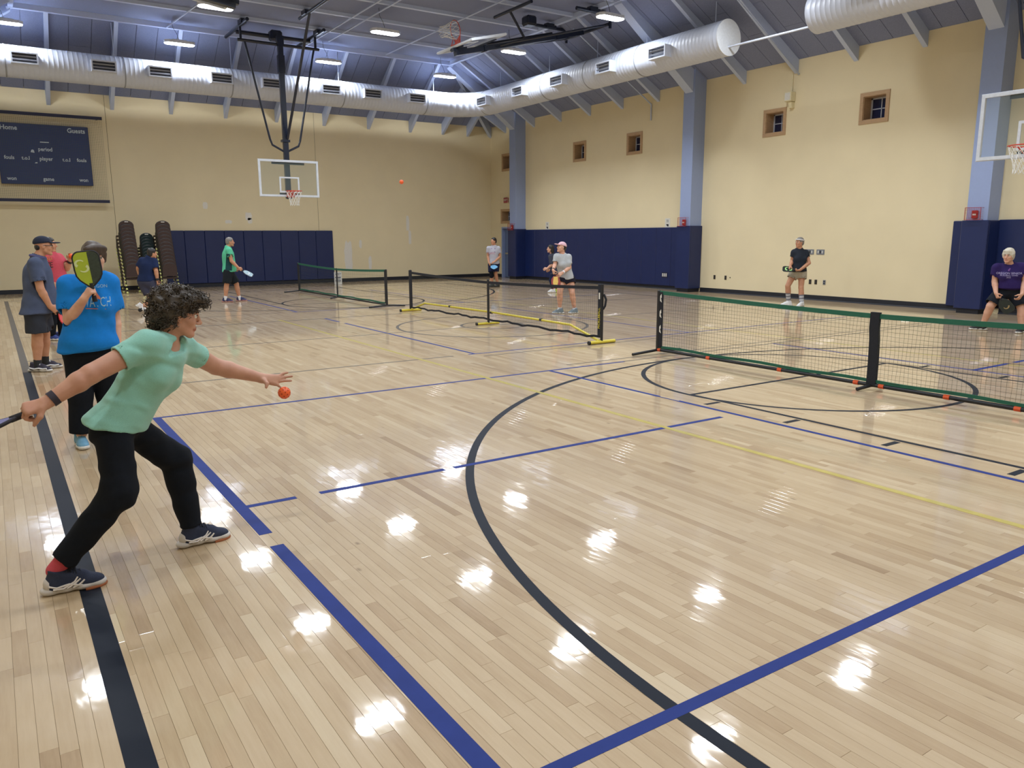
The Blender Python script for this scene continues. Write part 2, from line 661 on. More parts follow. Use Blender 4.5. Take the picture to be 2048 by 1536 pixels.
def wall_with_holes(name, axis, plane, sgn, u0, u1, z0, z1, holes, material, label):
    """wall slab with rectangular holes; plane is the inner face, the slab lies on the sgn side"""
    us = sorted({u0, u1, *[h[0] for h in holes], *[h[1] for h in holes]})
    zs = sorted({z0, z1, *[h[2] for h in holes], *[h[3] for h in holes]})
    mb = MB()
    for i in range(len(us) - 1):
        for j in range(len(zs) - 1):
            um, zm = (us[i] + us[i + 1]) / 2, (zs[j] + zs[j + 1]) / 2
            if any(h[0] < um < h[1] and h[2] < zm < h[3] for h in holes):
                continue
            a, b = plane, plane + sgn * TH
            if axis == 'x':
                mb.bounds((min(a, b), us[i], zs[j]), (max(a, b), us[i + 1], zs[j + 1]))
            else:
                mb.bounds((us[i], min(a, b), zs[j]), (us[i + 1], max(a, b), zs[j + 1]))
    return struct(mb.build(name, material), label)


WIN = [(22.18, 22.90, 4.28, 4.97), (19.31, 20.05, 4.28, 4.97), (13.83, 14.56, 4.28, 4.98), (10.97, 11.72, 4.28, 5.0),
       (26.93, 27.63, 4.28, 4.97), (26.93, 27.73, 2.20, 2.78), (5.2, 5.92, 4.28, 4.98), (2.4, 3.12, 4.28, 4.98)]
FRM = 0.09                        # wooden casing width
holes = [(a + FRM, b - FRM, c + FRM, d - FRM) for a, b, c, d in WIN]
DOOR = (26.72, 27.66, 0.0, 2.06)
wall_right = wall_with_holes('wall_right', 'x', XR, 1, YF, YB, 0, ZW + .4, holes + [DOOR], M_WALL,
                             'cream painted side wall with small deep windows')
wall_back = struct(MB().bounds((XL - .4, YB + .012, 0), (XR + TH, YB + TH, ZW + .4)).build('wall_back', M_JOINT),
                   'cream painted end wall with the scoreboard')
for x0, x1 in ((XL - .4, 3.505), (3.517, 10.29), (10.302, XR + TH)):
    MB().bounds((x0, YB, 0), (x1, YB + .02, ZW + .3)).build('wall_panel', M_WALL, wall_back)
wall_left = struct(MB().bounds((XL - TH, YF, 0), (XL, YB, ZW + .4)).build('wall_left', M_WALL), 'cream painted side wall')
wall_front = struct(MB().bounds((XL - TH, YF - TH, 0), (XR + TH, YF, ZW + .4)).build('wall_front', M_WALL), 'cream painted near end wall')

# pale patches where the paint was touched up
M_PATCH = mat('touch_up_paint', (226, 222, 214), rough=0.7, var=0.03)
rngp = random.Random(3)


def patch(x0, x1, z0, z1):
    n = 22
    pts = []
    for i in range(n):
        a = 2 * PI * i / n
        r = 1 + rngp.uniform(-.12, .12)
        ca, sa = math.cos(a), math.sin(a)
        q = max(abs(ca), abs(sa)) ** 0.7
        pts.append(((x0 + x1) / 2 + (x1 - x0) / 2 * ca / q * r, (z0 + z1) / 2 + (z1 - z0) / 2 * sa / q * r))
    MB().prism(pts, 'y', YB - .0015, YB + .001).build('paint_patch', M_PATCH, wall_back)


for (a, b, c, d) in ((688, 482, 706, 540), (812, 432, 819, 462), (817, 462, 823, 488), (490, 425, 504, 440), (495, 436, 505, 447),
                     (450, 440, 464, 447), (405, 404, 416, 418), (718, 480, 724, 496), (737, 512, 744, 538)):
    p, q = on_plane(a, b, 'y', YB), on_plane(c, d, 'y', YB)
    patch(p.x, q.x, q.z, p.z)

# baseboards
struct(MB().prism([(YB, 0), (YB, .13), (YB - .012, .125), (YB - .014, .03), (YB - .035, 0.004), (YB - .035, 0)], 'x', XL, XR).build('baseboard_back', M_BASE))
_o = MB()
for a, b in ((YF, 8.1), (8.95, 16.6), (17.3, 26.0), (27.7, YB)):
    _o.prism([(XR, 0), (XR, .13), (XR - .012, .125), (XR - .014, .03), (XR - .035, 0.004), (XR - .035, 0)], 'y', a, b)
struct(_o.build('baseboard_right', M_BASE))
struct(MB().bounds((XL, YF, 0), (XL + .014, YB, .13)).build('baseboard_left', M_BASE))
struct(MB().bounds((XL, YF, 0), (XR, YF + .014, .13)).build('baseboard_front', M_BASE))

# columns on both long walls
for cyy in COLS_Y:
    for sx in (1, -1):
        x0, x1 = (XR - .47, XR) if sx > 0 else (XL, XL + .47)
        c_ = struct(MB().bounds((x0, cyy - .215, 0), (x1, cyy + .215, ZW + .5)).build('column', M_COLUMN), 'grey blue square wall column')
        MB().bounds((x0 - .012, cyy - .227, 0), (x1 + .012, cyy + .227, .11)).build('column_base', M_BASE, c_)

# ---- ceiling ---------------------------------------------------------------
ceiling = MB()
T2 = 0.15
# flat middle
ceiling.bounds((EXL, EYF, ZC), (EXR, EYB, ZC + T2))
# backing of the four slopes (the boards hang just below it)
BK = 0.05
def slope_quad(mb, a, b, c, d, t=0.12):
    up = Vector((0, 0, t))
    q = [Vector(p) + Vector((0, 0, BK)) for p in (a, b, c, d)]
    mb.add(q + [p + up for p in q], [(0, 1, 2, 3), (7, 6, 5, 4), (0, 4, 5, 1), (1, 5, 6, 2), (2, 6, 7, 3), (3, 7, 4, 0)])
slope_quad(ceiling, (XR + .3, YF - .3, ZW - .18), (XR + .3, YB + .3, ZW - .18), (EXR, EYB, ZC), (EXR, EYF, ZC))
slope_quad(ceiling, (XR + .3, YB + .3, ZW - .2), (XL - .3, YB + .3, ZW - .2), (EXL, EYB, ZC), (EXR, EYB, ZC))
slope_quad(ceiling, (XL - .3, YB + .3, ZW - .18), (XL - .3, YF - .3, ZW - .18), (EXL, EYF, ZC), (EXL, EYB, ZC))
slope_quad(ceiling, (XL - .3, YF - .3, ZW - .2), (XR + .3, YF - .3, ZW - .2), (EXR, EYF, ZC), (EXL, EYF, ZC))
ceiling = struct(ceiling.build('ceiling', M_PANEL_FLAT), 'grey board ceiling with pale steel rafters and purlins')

SR = (ZC - ZW) / (XR - EXR)       # slope over the right wall
SB = (ZC - ZW) / (YB - EYB)       # slope over the back wall


def board(p00, p10, p11, p01, g=0.006, t=0.03):
    """ceiling board: quad shrunk by the joint, top hidden in the backing"""
    P = [Vector(p) for p in (p00, p10, p11, p01)]
    c = sum(P, Vector()) / 4
    Q = []
    for i, p in enumerate(P):
        e1 = (P[(i + 1) % 4] - p)
        e2 = (P[i - 1] - p)
        d = Vector()
        for e in (e1, e2):
            if e.length > 1e-6:
                d += e.normalized() * g
        Q.append(p + d)
    up = Vector((0, 0, t))
    mb = MB().add(Q + [q + up for q in Q], [(3, 2, 1, 0), (4, 5, 6, 7), (0, 1, 5, 4), (1, 2, 6, 5), (2, 3, 7, 6), (3, 0, 4, 7)])
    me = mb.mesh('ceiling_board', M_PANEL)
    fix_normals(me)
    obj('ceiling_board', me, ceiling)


# right slope boards: columns of 0.56 m, split at a seam
rngb = random.Random(11)
y = -0.2
k = 0
while y < YB - .05:
    y1 = min(y + 0.56, YB)
    ys = [y, y1]
    # the hip cuts the far boards
    def xmax_up(yy):            # how far up the slope the board may go at this Y
        return EXR if yy <= EYB else EXR + (yy - EYB) * (XR - EXR) / (YB - EYB)
    seam = XR - (1.05 if k % 2 else 1.9)
    xt0, xt1 = xmax_up(y), xmax_up(y1)
    z = lambda x: ZW + (XR - x) * SR
    if seam > max(xt0, xt1) + .1:
        board((XR, y, z(XR)), (XR, y1, z(XR)), (seam, y1, z(seam)), (seam, y, z(seam)))
        board((seam, y, z(seam)), (seam, y1, z(seam)), (xt1, y1, z(xt1)), (xt0, y, z(xt0)))
    elif XR - max(xt0, xt1) > 0.08:
        board((XR, y, z(XR)), (XR, y1, z(XR)), (xt1, y1, z(xt1)), (xt0, y, z(xt0)))
    y += 0.56
    k += 1
# back slope boards
x = XL
k = 0
while x < XR - .05:
    x1 = min(x + 0.58, XR)
    def ymin_up(xx):
        if xx > EXR:
            return EYB + (xx - EXR) * (YB - EYB) / (XR - EXR)
        if xx < EXL:
            return EYB + (EXL - xx) * (YB - EYB) / (EXL - XL)
        return EYB
    seam = YB - (0.9 if k % 2 else 1.5)
    yt0, yt1 = ymin_up(x), ymin_up(x1)
    z = lambda yy: ZW + (YB - yy) * SB
    if seam > max(yt0, yt1) + .1:
        board((x, YB, z(YB)), (x1, YB, z(YB)), (x1, seam, z(seam)), (x, seam, z(seam)))
        board((x, seam, z(seam)), (x1, seam, z(seam)), (x1, yt1, z(yt1)), (x, yt0, z(yt0)))
    elif YB - max(yt0, yt1) > 0.08:
        board((x, YB, z(YB)), (x1, YB, z(YB)), (x1, yt1, z(yt1)), (x, yt0, z(yt0)))
    x += 0.58
    k += 1


def beam(name, a, b, w, d0, d1=None, m=None):
    """rectangular beam below the ceiling from a to b (points on the ceiling surface), width w, depth d0 at a, d1 at b"""
    d1 = d0 if d1 is None else d1
    a, b = Vector(a), Vector(b)
    h = Vector((b.x - a.x, b.y - a.y, 0)).normalized()
    n = Vector((-h.y, h.x, 0)) * (w / 2)
    up = Vector((0, 0, .03))
    da, db = Vector((0, 0, -d0)), Vector((0, 0, -d1))
    P = [a - n + da, a + n + da, b + n + db, b - n + db, a - n + up, a + n + up, b + n + up, b - n + up]
    me = MB().add(P, [(3, 2, 1, 0), (4, 5, 6, 7), (0, 1, 5, 4), (1, 2, 6, 5), (2, 3, 7, 6), (3, 0, 4, 7)]).mesh(name, m or M_STEEL)
    fix_normals(me)
    return obj(name, me, ceiling)


# rafters over the back wall (1.74 m apart) and the right wall (1.68 m apart)
for i in range(-2, 9):
    xx = 1.98 + 1.74 * i
    if EXL - .2 < xx < EXR - .05:
        beam('rafter', (xx, YB, ZW), (xx, EYB, ZC), 0.11, 0.43, 0.14)
yy = 15.27 - 1.68 * 10
while yy < 26.0:
    if min(abs(yy - c) for c in COLS_Y) > .5 and EYF < yy < 25.6:
        beam('rafter', (XR, yy, ZW), (EXR, yy, ZC), 0.11, 0.33, 0.13)
        beam('rafter', (XL, yy, ZW), (EXL, yy, ZC), 0.11, 0.33, 0.13)
    yy += 1.68
# corner jack rafters and hips
beam('hip_rafter', (XR, YB, ZW), (EXR, EYB, ZC), 0.12, 0.42, 0.14)
beam('hip_rafter', (XL, YB, ZW), (EXL, EYB, ZC), 0.12, 0.42, 0.14)
for tx in (15.6, 16.75):
    yt = EYB + (tx - EXR) * (YB - EYB) / (XR - EXR)
    beam('rafter', (tx, YB, ZW), (tx, yt, ZW + (YB - yt) * SB), 0.10, 0.42, 0.40)
tyy = 27.35
xt = EXR + (tyy - EYB) * (XR - EXR) / (YB - EYB)
beam('rafter', (XR, tyy, ZW), (xt, tyy, ZW + (XR - xt) * SR), 0.10, 0.33, 0.33)
# main frames at the columns
for cyy in COLS_Y:
    for wx, ex, s in ((XR, EXR, -1), (XL, EXL, 1)):
        fx = wx + s * .1
        beam('main_beam', (fx, cyy, ZW + .1 * SR), (ex, cyy, ZC), 0.30, 0.68, 0.18)
# edge beams and purlins of the flat part
beam('edge_beam', (EXL - .1, EYB, ZC), (EXR + .1, EYB, ZC), 0.13, 0.14)
beam('edge_beam', (EXR, EYF, ZC), (EXR, EYB, ZC), 0.12, 0.13)
beam('edge_beam', (EXL, EYF, ZC), (EXL, EYB, ZC), 0.12, 0.13)
PURLINS = [24.05, 22.2, 20.5, 18.75, 17.0, 15.2, 13.4, 11.6, 9.8, 8.0, 6.2, 4.4, 2.6, 0.8]
for yy in PURLINS:
    beam('purlin', (EXL, yy, ZC), (EXR, yy, ZC), 0.11, 0.09)

# ---- windows ---------------------------------------------------------------
M_OAK = mat('oak_casing', (182, 150, 114), rough=0.45, var=0.12, scale=9, stretch=(1, 1, 6))
M_SASH = mat('window_sash', (186, 190, 200), rough=0.4)
M_GLASS_N = mat('night_glass', (20, 30, 66), rough=0.04, spec=0.8, var=0.02)
for wi, (a, b, c, d) in enumerate(WIN, 1):
    w = bpy.data.objects.new('window_%d' % wi, None)
    COL.objects.link(w)
    w.location = (XR, (a + b) / 2, c)
    struct(w, 'small deep oak-cased window showing the night')
    hy, hz = (b - a) / 2, d - c
    for nm, (y0, y1, z0, z1) in (('casing', (-hy, -hy + FRM, 0, hz)), ('casing', (hy - FRM, hy, 0, hz)),
                                 ('casing', (-hy + FRM, hy - FRM, hz - FRM, hz)), ('casing', (-hy + FRM, hy - FRM, 0, FRM))):
        MB().bounds((-.022, y0, z0), (.03, y1, z1)).build(nm, M_OAK, w)
    iy, z0, z1 = hy - FRM, FRM, hz - FRM
    lin_ = MB()
    for s in (-1, 1):
        lin_.bounds((0, s * iy - .012, z0), (.36, s * iy + .012, z1))
    lin_.bounds((0, -iy, z0 - .012), (.36, iy, z0 + .012)).bounds((0, -iy, z1 - .012), (.36, iy, z1 + .012))
    lin_.build('window_lining', M_OAK, w)
    sash = MB()
    for s in (-1, 1):
        sash.bounds((.29, s * iy - .05, z0), (.33, s * iy + .05, z1))
    sash.bounds((.29, -iy, z0), (.33, iy, z0 + .045)).bounds((.29, -iy, z1 - .045), (.33, iy, z1))
    sash.bounds((.292, -.01, z0), (.318, .01, z1)).bounds((.292, -iy, (z0 + z1) / 2 - .01), (.318, iy, (z0 + z1) / 2 + .01))
    sash.build('sash', M_SASH, w)
    zm = (z0 + z1) / 2
    for (p, q) in ((-iy + .05, -.01), (.01, iy - .05)):
        for (e, f) in ((z0 + .045, zm - .01), (zm + .01, z1 - .045)):
            MB().bounds((.306, p, e), (.312, q, f)).build('pane', M_GLASS_N, w)

# ---- door in the far corner -------------------------------------------------
M_DOOR = mat('door_paint', (104, 122, 160), rough=0.5, var=0.03)
M_CHROME = mat('brushed_metal', (190, 192, 196), rough=0.25, metal=1.0, var=0.03)
d1 = bpy.data.objects.new('door_1', None)
COL.objects.link(d1)
d1.location = (XR, DOOR[0], 0)
struct(d1, 'grey blue door and frame in the far corner')
dw = DOOR[1] - DOOR[0]
fr = MB().bounds((-.03, 0, 0), (.2, .06, 2.06)).bounds((-.03, dw - .06, 0), (.2, dw, 2.06)).bounds((-.03, .06, 2.0), (.2, dw - .06, 2.06))
fr.build('door_frame', M_COLUMN, d1)
leaf = MB().bounds((.10, .062, .006), (.145, dw - .062, 1.998)).build('door_leaf', M_DOOR, d1)
MB().bounds((.04, .16, .95), (.10, dw - .16, 1.02)).build('push_bar', M_CHROME, leaf)
# ------------------------------------------------------------------ ceiling lights
M_LAMP = emit_mat('lamp_diffuser', LAMP_COLOR, LAMP_STRENGTH)
M_LAMP_BODY = mat('lamp_housing', (214, 218, 226), rough=0.4)
M_CORD = mat('black_cord', (30, 32, 40), rough=0.7)
LX = (0.97, 5.3, 9.85, 14.15)
LY = (25.6, 21.2, 16.65, 12.5, 8.45, 4.2, -0.1)
LZZ = 7.25


def make_light():
    t = thing('ceiling_light', 'bright white LED high bay light hanging under the ceiling', 'ceiling light', group='ceiling lights')
    L, W, e = 0.42, 0.17, 0.09
    out = [(-L, -W + e), (-L + e, -W), (L - e, -W), (L, -W + e), (L, W - e), (L - e, W), (-L + e, W), (-L, W - e)]
    MB().prism(out, 'z', 0.012, 0.085).bounds((-.2, -.08, .085), (.2, .08, .125)).build('housing', M_LAMP_BODY, t)
    k = 0.965
    MB().prism([(x * k, y * k) for x, y in out], 'z', 0.0, 0.0115).build('diffuser', M_LAMP, t)
    la = bpy.data.lights.new('lamp', 'AREA')
    la.shape = 'RECTANGLE'
    la.size, la.size_y = 0.78, 0.28
    la.energy = LAMP_WATTS
    la.color = LAMP_COLOR
    la.spread = math.radians(160)
    lo = bpy.data.objects.new('lamp', la)
    COL.objects.link(lo)
    lo.parent = t
    lo.location = (0, 0, -.004)
    top = ZC - LZZ
    MB().tube([(0, 0, .12), (-.05, .02, .3), (-.14, .03, .45), (-.17, 0, top)], 0.006, 5).build('cord', M_CORD, t)
    return t


_light = make_light()
_first = True
for yy in LY:
    for xx in LX:
        # the lamps over the sloping edge hang from the beam, a little lower
        p = (xx, yy, LZZ)
        if _first:
            _light.location = p
            _first = False
        else:
            copy_tree(_light, None, p)

# ------------------------------------------------------------------ air ducts
M_DUCT = mat('white_duct', (204, 211, 228), rough=0.42, var=0.02)
_nt = M_DUCT.node_tree
M_GRILLE = mat('duct_grille', (204, 211, 228), rough=0.45)
M_GRILLE_IN = mat('grille_inside', (88, 92, 104), rough=0.8)
M_BAND = mat('duct_band', (150, 154, 164), rough=0.4)
DR = 0.42
DY, DX, DZ = 26.2, 15.6, 6.42


def duct_tube(path, closed_start, closed_end):
    """tube with fine rolled seams: the radius steps up every 12 cm"""
    pts, rad = [], []
    path = [Vector(p) for p in path]
    for i in range(len(path) - 1):
        a, b = path[i], path[i + 1]
        n = max(1, int((b - a).length / 0.12))
        for k in range(n):
            p = a.lerp(b, k / n)
            q = a.lerp(b, min(1, k / n + 0.008 / max(.01, (b - a).length)))
            q2 = a.lerp(b, min(1, k / n + 0.016 / max(.01, (b - a).length)))
            pts += [p, q, q2]
            rad += [DR, DR + .004, DR]
    pts.append(path[-1])
    rad.append(DR)
    return MB().tube(pts, rad, 40, cap=True)


def vent(parent, c, d, w=0.64, h=0.30):
    """supply grille: box standing out of the duct; c front centre, d outward direction, frame and slats"""
    d = Vector(d)
    r = Vector((0, 0, 1)).cross(d)
    R = Matrix((r, d, Vector((0, 0, 1)))).transposed()

    def P(x, y, z):
        return Vector(c) + R @ Vector((x, y, z))
    b = MB()
    t = .036
    dep = .40
    for (x0, x1, z0, z1) in ((-w / 2, w / 2, h / 2 - t, h / 2), (-w / 2, w / 2, -h / 2, -h / 2 + t),
                             (-w / 2, -w / 2 + t, -h / 2 + t, h / 2 - t), (w / 2 - t, w / 2, -h / 2 + t, h / 2 - t)):
        b.box(P((x0 + x1) / 2, -dep / 2, (z0 + z1) / 2), (x1 - x0, dep, z1 - z0), R)
    v = b.build('vent', M_GRILLE, parent)
    MB().box(P(0, -.12, 0), (w - 2 * t, .01, h - 2 * t), R).build('vent_back', M_GRILLE_IN, v)
    for k in range(2):
        z = (-.5 + k) * (h - 2 * t) / 2.6
        Rx = R @ Matrix.Rotation(math.radians(35), 3, 'X')
        MB().box(P(0, -.04, z), (w - 2 * t, .05, .007), Rx).build('slat', M_BAND, v)


def band(parent, c, axis, r=DR + .012):
    c = Vector(c)
    a = Vector(axis) * .022
    MB().tube([c - a, c - a * .6, c + a * .6, c + a], [DR - .01, r, r, DR - .01], 40, cap=False).build('flange', M_BAND, parent, smooth=50)


def hanger(parent, x, y, ztop):
    MB().tube([(x, y, DZ + DR - .02), (x, y, ztop)], 0.011, 6).build('hanger_rod', M_STEEL, parent)


duct = thing('air_duct', 'long white round air duct turning the corner and ending in a flat cap', 'air duct')
er = 1.3
ecx, ecy = DX - er, DY - er
path = [(XL + .02, DY, DZ), (ecx, DY, DZ)]
for k in range(1, 7):
    a = PI / 2 - PI / 2 * k / 6
    path.append((ecx + er * math.cos(a), ecy + er * math.sin(a), DZ))
path.append((DX, 13.92, DZ))
duct_tube(path, True, True).build('duct_shell', M_DUCT, duct, smooth=40)
MB().tube([(DX, 13.925, DZ), (DX, 13.90, DZ)], DR + .006, 48).build('end_cap', mat('duct_cap', (226, 230, 236), rough=0.4), duct, smooth=40)
for vx in (-0.7, 1.34, 3.25, 4.72, 6.46, 7.99, 9.92, 11.4, 13.06):
    vent(duct, (vx, DY - DR - .17, DZ + .02), (0, -1, 0))
for vy in (24.54, 22.31, 20.16, 17.95, 15.79):
    vent(duct, (DX - DR - .19, vy, DZ - .06), (-1, 0, 0))
for bx in (0.9, 3.81, 6.82, 10.45, 13.55):
    band(duct, (bx, DY, DZ), (1, 0, 0))
for by in (25.0, 21.26, 19.1, 16.86):
    band(duct, (DX, by, DZ), (0, 1, 0))
for hx in (0.55, 3.6, 6.9, 10.4, 14.0):
    hanger(duct, hx, DY, ZW + (YB - DY) * SB)
for hy in (24.2, 21.3, 18.9, 16.8, 14.35):
    hanger(duct, DX, hy, ZW + (XR - DX) * SR)
duct2 = thing('air_duct', 'second white round air duct over the purple-shirted player', 'air duct')
duct_tube([(DX, 11.45, DZ), (DX, -2.2, DZ)], True, True).build('duct_shell', M_DUCT, duct2, smooth=40)
for vy in (9.9, 7.6, 5.4, 3.2):
    vent(duct2, (DX - DR - .12, vy, DZ + .10), (-1, 0, 0))
for hy in (10.9, 8.0, 5.0):
    hanger(duct2, DX, hy, ZW + (XR - DX) * SR)
tag(MB().tube([(DX, 13.90, 6.20), (DX, 11.45, 6.18)], 0.026, 10).build('pipe', M_GRILLE, None, smooth=60),
    'thin white pipe bridging the gap between the two ducts', 'pipe')

# thin sprinkler pipes under the flat ceiling
for (xa, ya, xb, yb, nm) in ((5.02, 25.9, 5.55, 20.2, 'white sprinkler pipe above the scoreboard side lights'),
                             (9.2, 25.9, 9.2, 12.0, 'white sprinkler pipe running beside the raised end hoop'),
                             (9.62, 24.9, 9.62, 12.0, 'white electrical conduit next to the ceiling sprinkler pipe'),
                             (11.9, 25.6, 11.9, 12.0, 'white sprinkler pipe over the folded hoop')):
    tag(MB().tube([(xa, ya, 7.74), (xb, yb, 7.74)], 0.022, 8).build('sprinkler_pipe', M_STEEL, None, smooth=60), nm, 'pipe')

# ------------------------------------------------------------------ wall pads
M_PAD = mat('navy_vinyl_pad', (21, 37, 86), rough=0.42, var=0.06, scale=2.5, bump=0.08, bump_scale=30)


def pad_run(label, pieces, group='navy wall pads'):
    """each pad is a thing of its own"""
    for (a, b) in pieces:
        c = [(a[i] + b[i]) / 2 for i in range(3)]
        s = [abs(b[i] - a[i]) for i in range(3)]
        tag(MB().bevel_box(c, s, .014).build('wall_pad', M_PAD, None), label, 'wall pad', group)


n = 9
x0, x1 = 4.9, 10.8
pad_run('tall navy vinyl pad on the end wall below the hoop',
        [((x0 + (x1 - x0) * i / n + .002, YB - .055, .13), (x0 + (x1 - x0) * (i + 1) / n - .002, YB - .001, 1.92)) for i in range(n)],
        'end wall pads')
n = 13
y0, y1 = 17.16, 25.9
pad_run('tall navy vinyl pad on the side wall behind the pink-capped player',
        [((XR - .055, y0 + (y1 - y0) * i / n + .002, .11), (XR - .001, y0 + (y1 - y0) * (i + 1) / n - .002, 1.93)) for i in range(n)],
        'side wall pads')
n = 8
y0, y1 = 1.0, 8.27
pad_run('tall navy vinyl pad on the side wall behind the purple-shirted player',
        [((XR - .055, y0 + (y1 - y0) * i / n + .002, .11), (XR - .001, y0 + (y1 - y0) * (i + 1) / n - .002, 1.97)) for i in range(n)],
        'near side wall pads')
for cyy, who in zip(COLS_Y[:3], ('by the corner door', 'between the padded and the bare wall', 'behind the purple-shirted player')):
    tp = thing('column_pad', 'navy vinyl pad wrapped around the column ' + who, 'wall pad', (XR - .53, cyy, .1))
    hgt = 1.86
    MB().bevel_box((.03, 0, hgt / 2), (.055, .55, hgt), .012).build('front_pad', M_PAD, tp)
    for s in (-1, 1):
        if cyy > 26 and s > 0:
            continue
        MB().bevel_box((.29, s * .246, hgt / 2), (.47, .055, hgt), .012).build('side_pad', M_PAD, tp)
tag(MB().bevel_box((XR - .03, 8.98, .11 + .92), (.055, .46, 1.86), .014).build('wall_pad', M_PAD), 'narrow navy vinyl pad left of the column behind the purple-shirted player', 'wall pad')

# ------------------------------------------------------------------ scoreboard
M_SB = mat('scoreboard_face', (36, 58, 108), rough=0.4, var=0.05, scale=3)
M_SBTXT = mat('scoreboard_print', (206, 220, 230), rough=0.6)
M_NAVY = mat('navy_metal', (32, 34, 66), rough=0.5)
M_NETK = mat('thin_net_cord', (92, 86, 72), rough=0.9)
sb = thing('scoreboard', 'blue wall scoreboard lettered Home and Guests behind a guard net', 'scoreboard', (1.74, 28.42, 3.3))
MB().bevel_box((0, 0, .885), (2.44, .14, 1.77), .012).build('board', M_SB, sb)
FY = -.073
PXM = 2.44 / 183.0


def sbt(s, px, py, size, sx=0.92):
    w = on_plane(px, py, 'y', 28.34)
    lettering(s, size, M_SBTXT, sb, (w.x - 1.74, FY, w.z - 3.3), (0, -1, 0), sx=sx, bold=size * .022)


sbt('Home', 16.5, 254.5, .19)
sbt('Guests', 152, 262.5, .19)
sbt('period', 90.5, 299, .155)
sbt('fouls', 18.5, 314.5, .15)
sbt('t.o.l', 51.5, 316, .15)
sbt('player', 92.5, 318, .155)
sbt('t.o.l', 133, 320, .15)
sbt('fouls', 163.5, 321, .15)
sbt('won', 24, 356.5, .15)
sbt('game', 97.5, 358.5, .15)
sbt('won', 168, 360.5, .15)


def sb_mark(poly):
    P = [on_plane(a, b, 'y', 28.34) for a, b in poly]
    MB().prism([(p.x - 1.74, p.z - 3.3) for p in P], 'y', FY - .002, FY + .004).build('mark', M_SBTXT, sb)


sb_mark([(61, 304), (69, 305.5), (68, 301), (65.5, 298.5), (63, 299.5)])
sb_mark([(70, 326.5), (75, 326.5), (75, 324.5), (71, 324.5)])
sb_mark([(80, 285), (98, 286), (98, 284.2), (80, 283.2)])
gn = thing('guard_net', 'thin guard net on dark rails in front of the scoreboard', 'net', (1.74, 28.18, 2.82))
for z in (0, 2.52):
    MB().bounds((-1.64, -.03, z - .045), (1.62, .03, z + .045)).build('rail', M_NAVY, gn)
for xx in (-1.5, 1.5):
    for z in (0, 2.52):
        MB().bounds((xx - .02, .0, z - .02), (xx + .02, .32, z + .02)).build('bracket', M_NAVY, gn)
nm = MB()
for i in range(66):
    xx = -1.62 + 3.22 * i / 65
    nm.tube([(xx, 0, 0), (xx, 0, 2.52)], .0021, 3, cap=False)
for i in range(50):
    z = 2.52 * (i + .5) / 50
    nm.tube([(-1.62, 0, z), (1.6, 0, z)], .0021, 3, cap=False)
o = nm.build('netting', M_NETK, gn)
o['kind'] = 'stuff'

# ------------------------------------------------------------------ basketball hoops
M_HOOP_STEEL = mat('black_hoop_steel', (24, 32, 52), rough=0.28, spec=0.6, var=0.05)
M_BOARD_FRAME = mat('backboard_frame', (214, 220, 230), rough=0.35)
M_RIM = mat('orange_rim', (196, 62, 40), rough=0.4)
M_HNET = mat('white_net_cord', (226, 226, 222), rough=0.8)
M_BGLASS = bpy.data.materials.new('backboard_glass')
M_BGLASS.use_nodes = True
_n = M_BGLASS.node_tree
_b = _n.nodes['Principled BSDF']
_b.inputs['Base Color'].default_value = (0.35, 0.45, 0.42, 1)
_b.inputs['Roughness'].default_value = 0.03
_b.inputs['Alpha'].default_value = 0.10


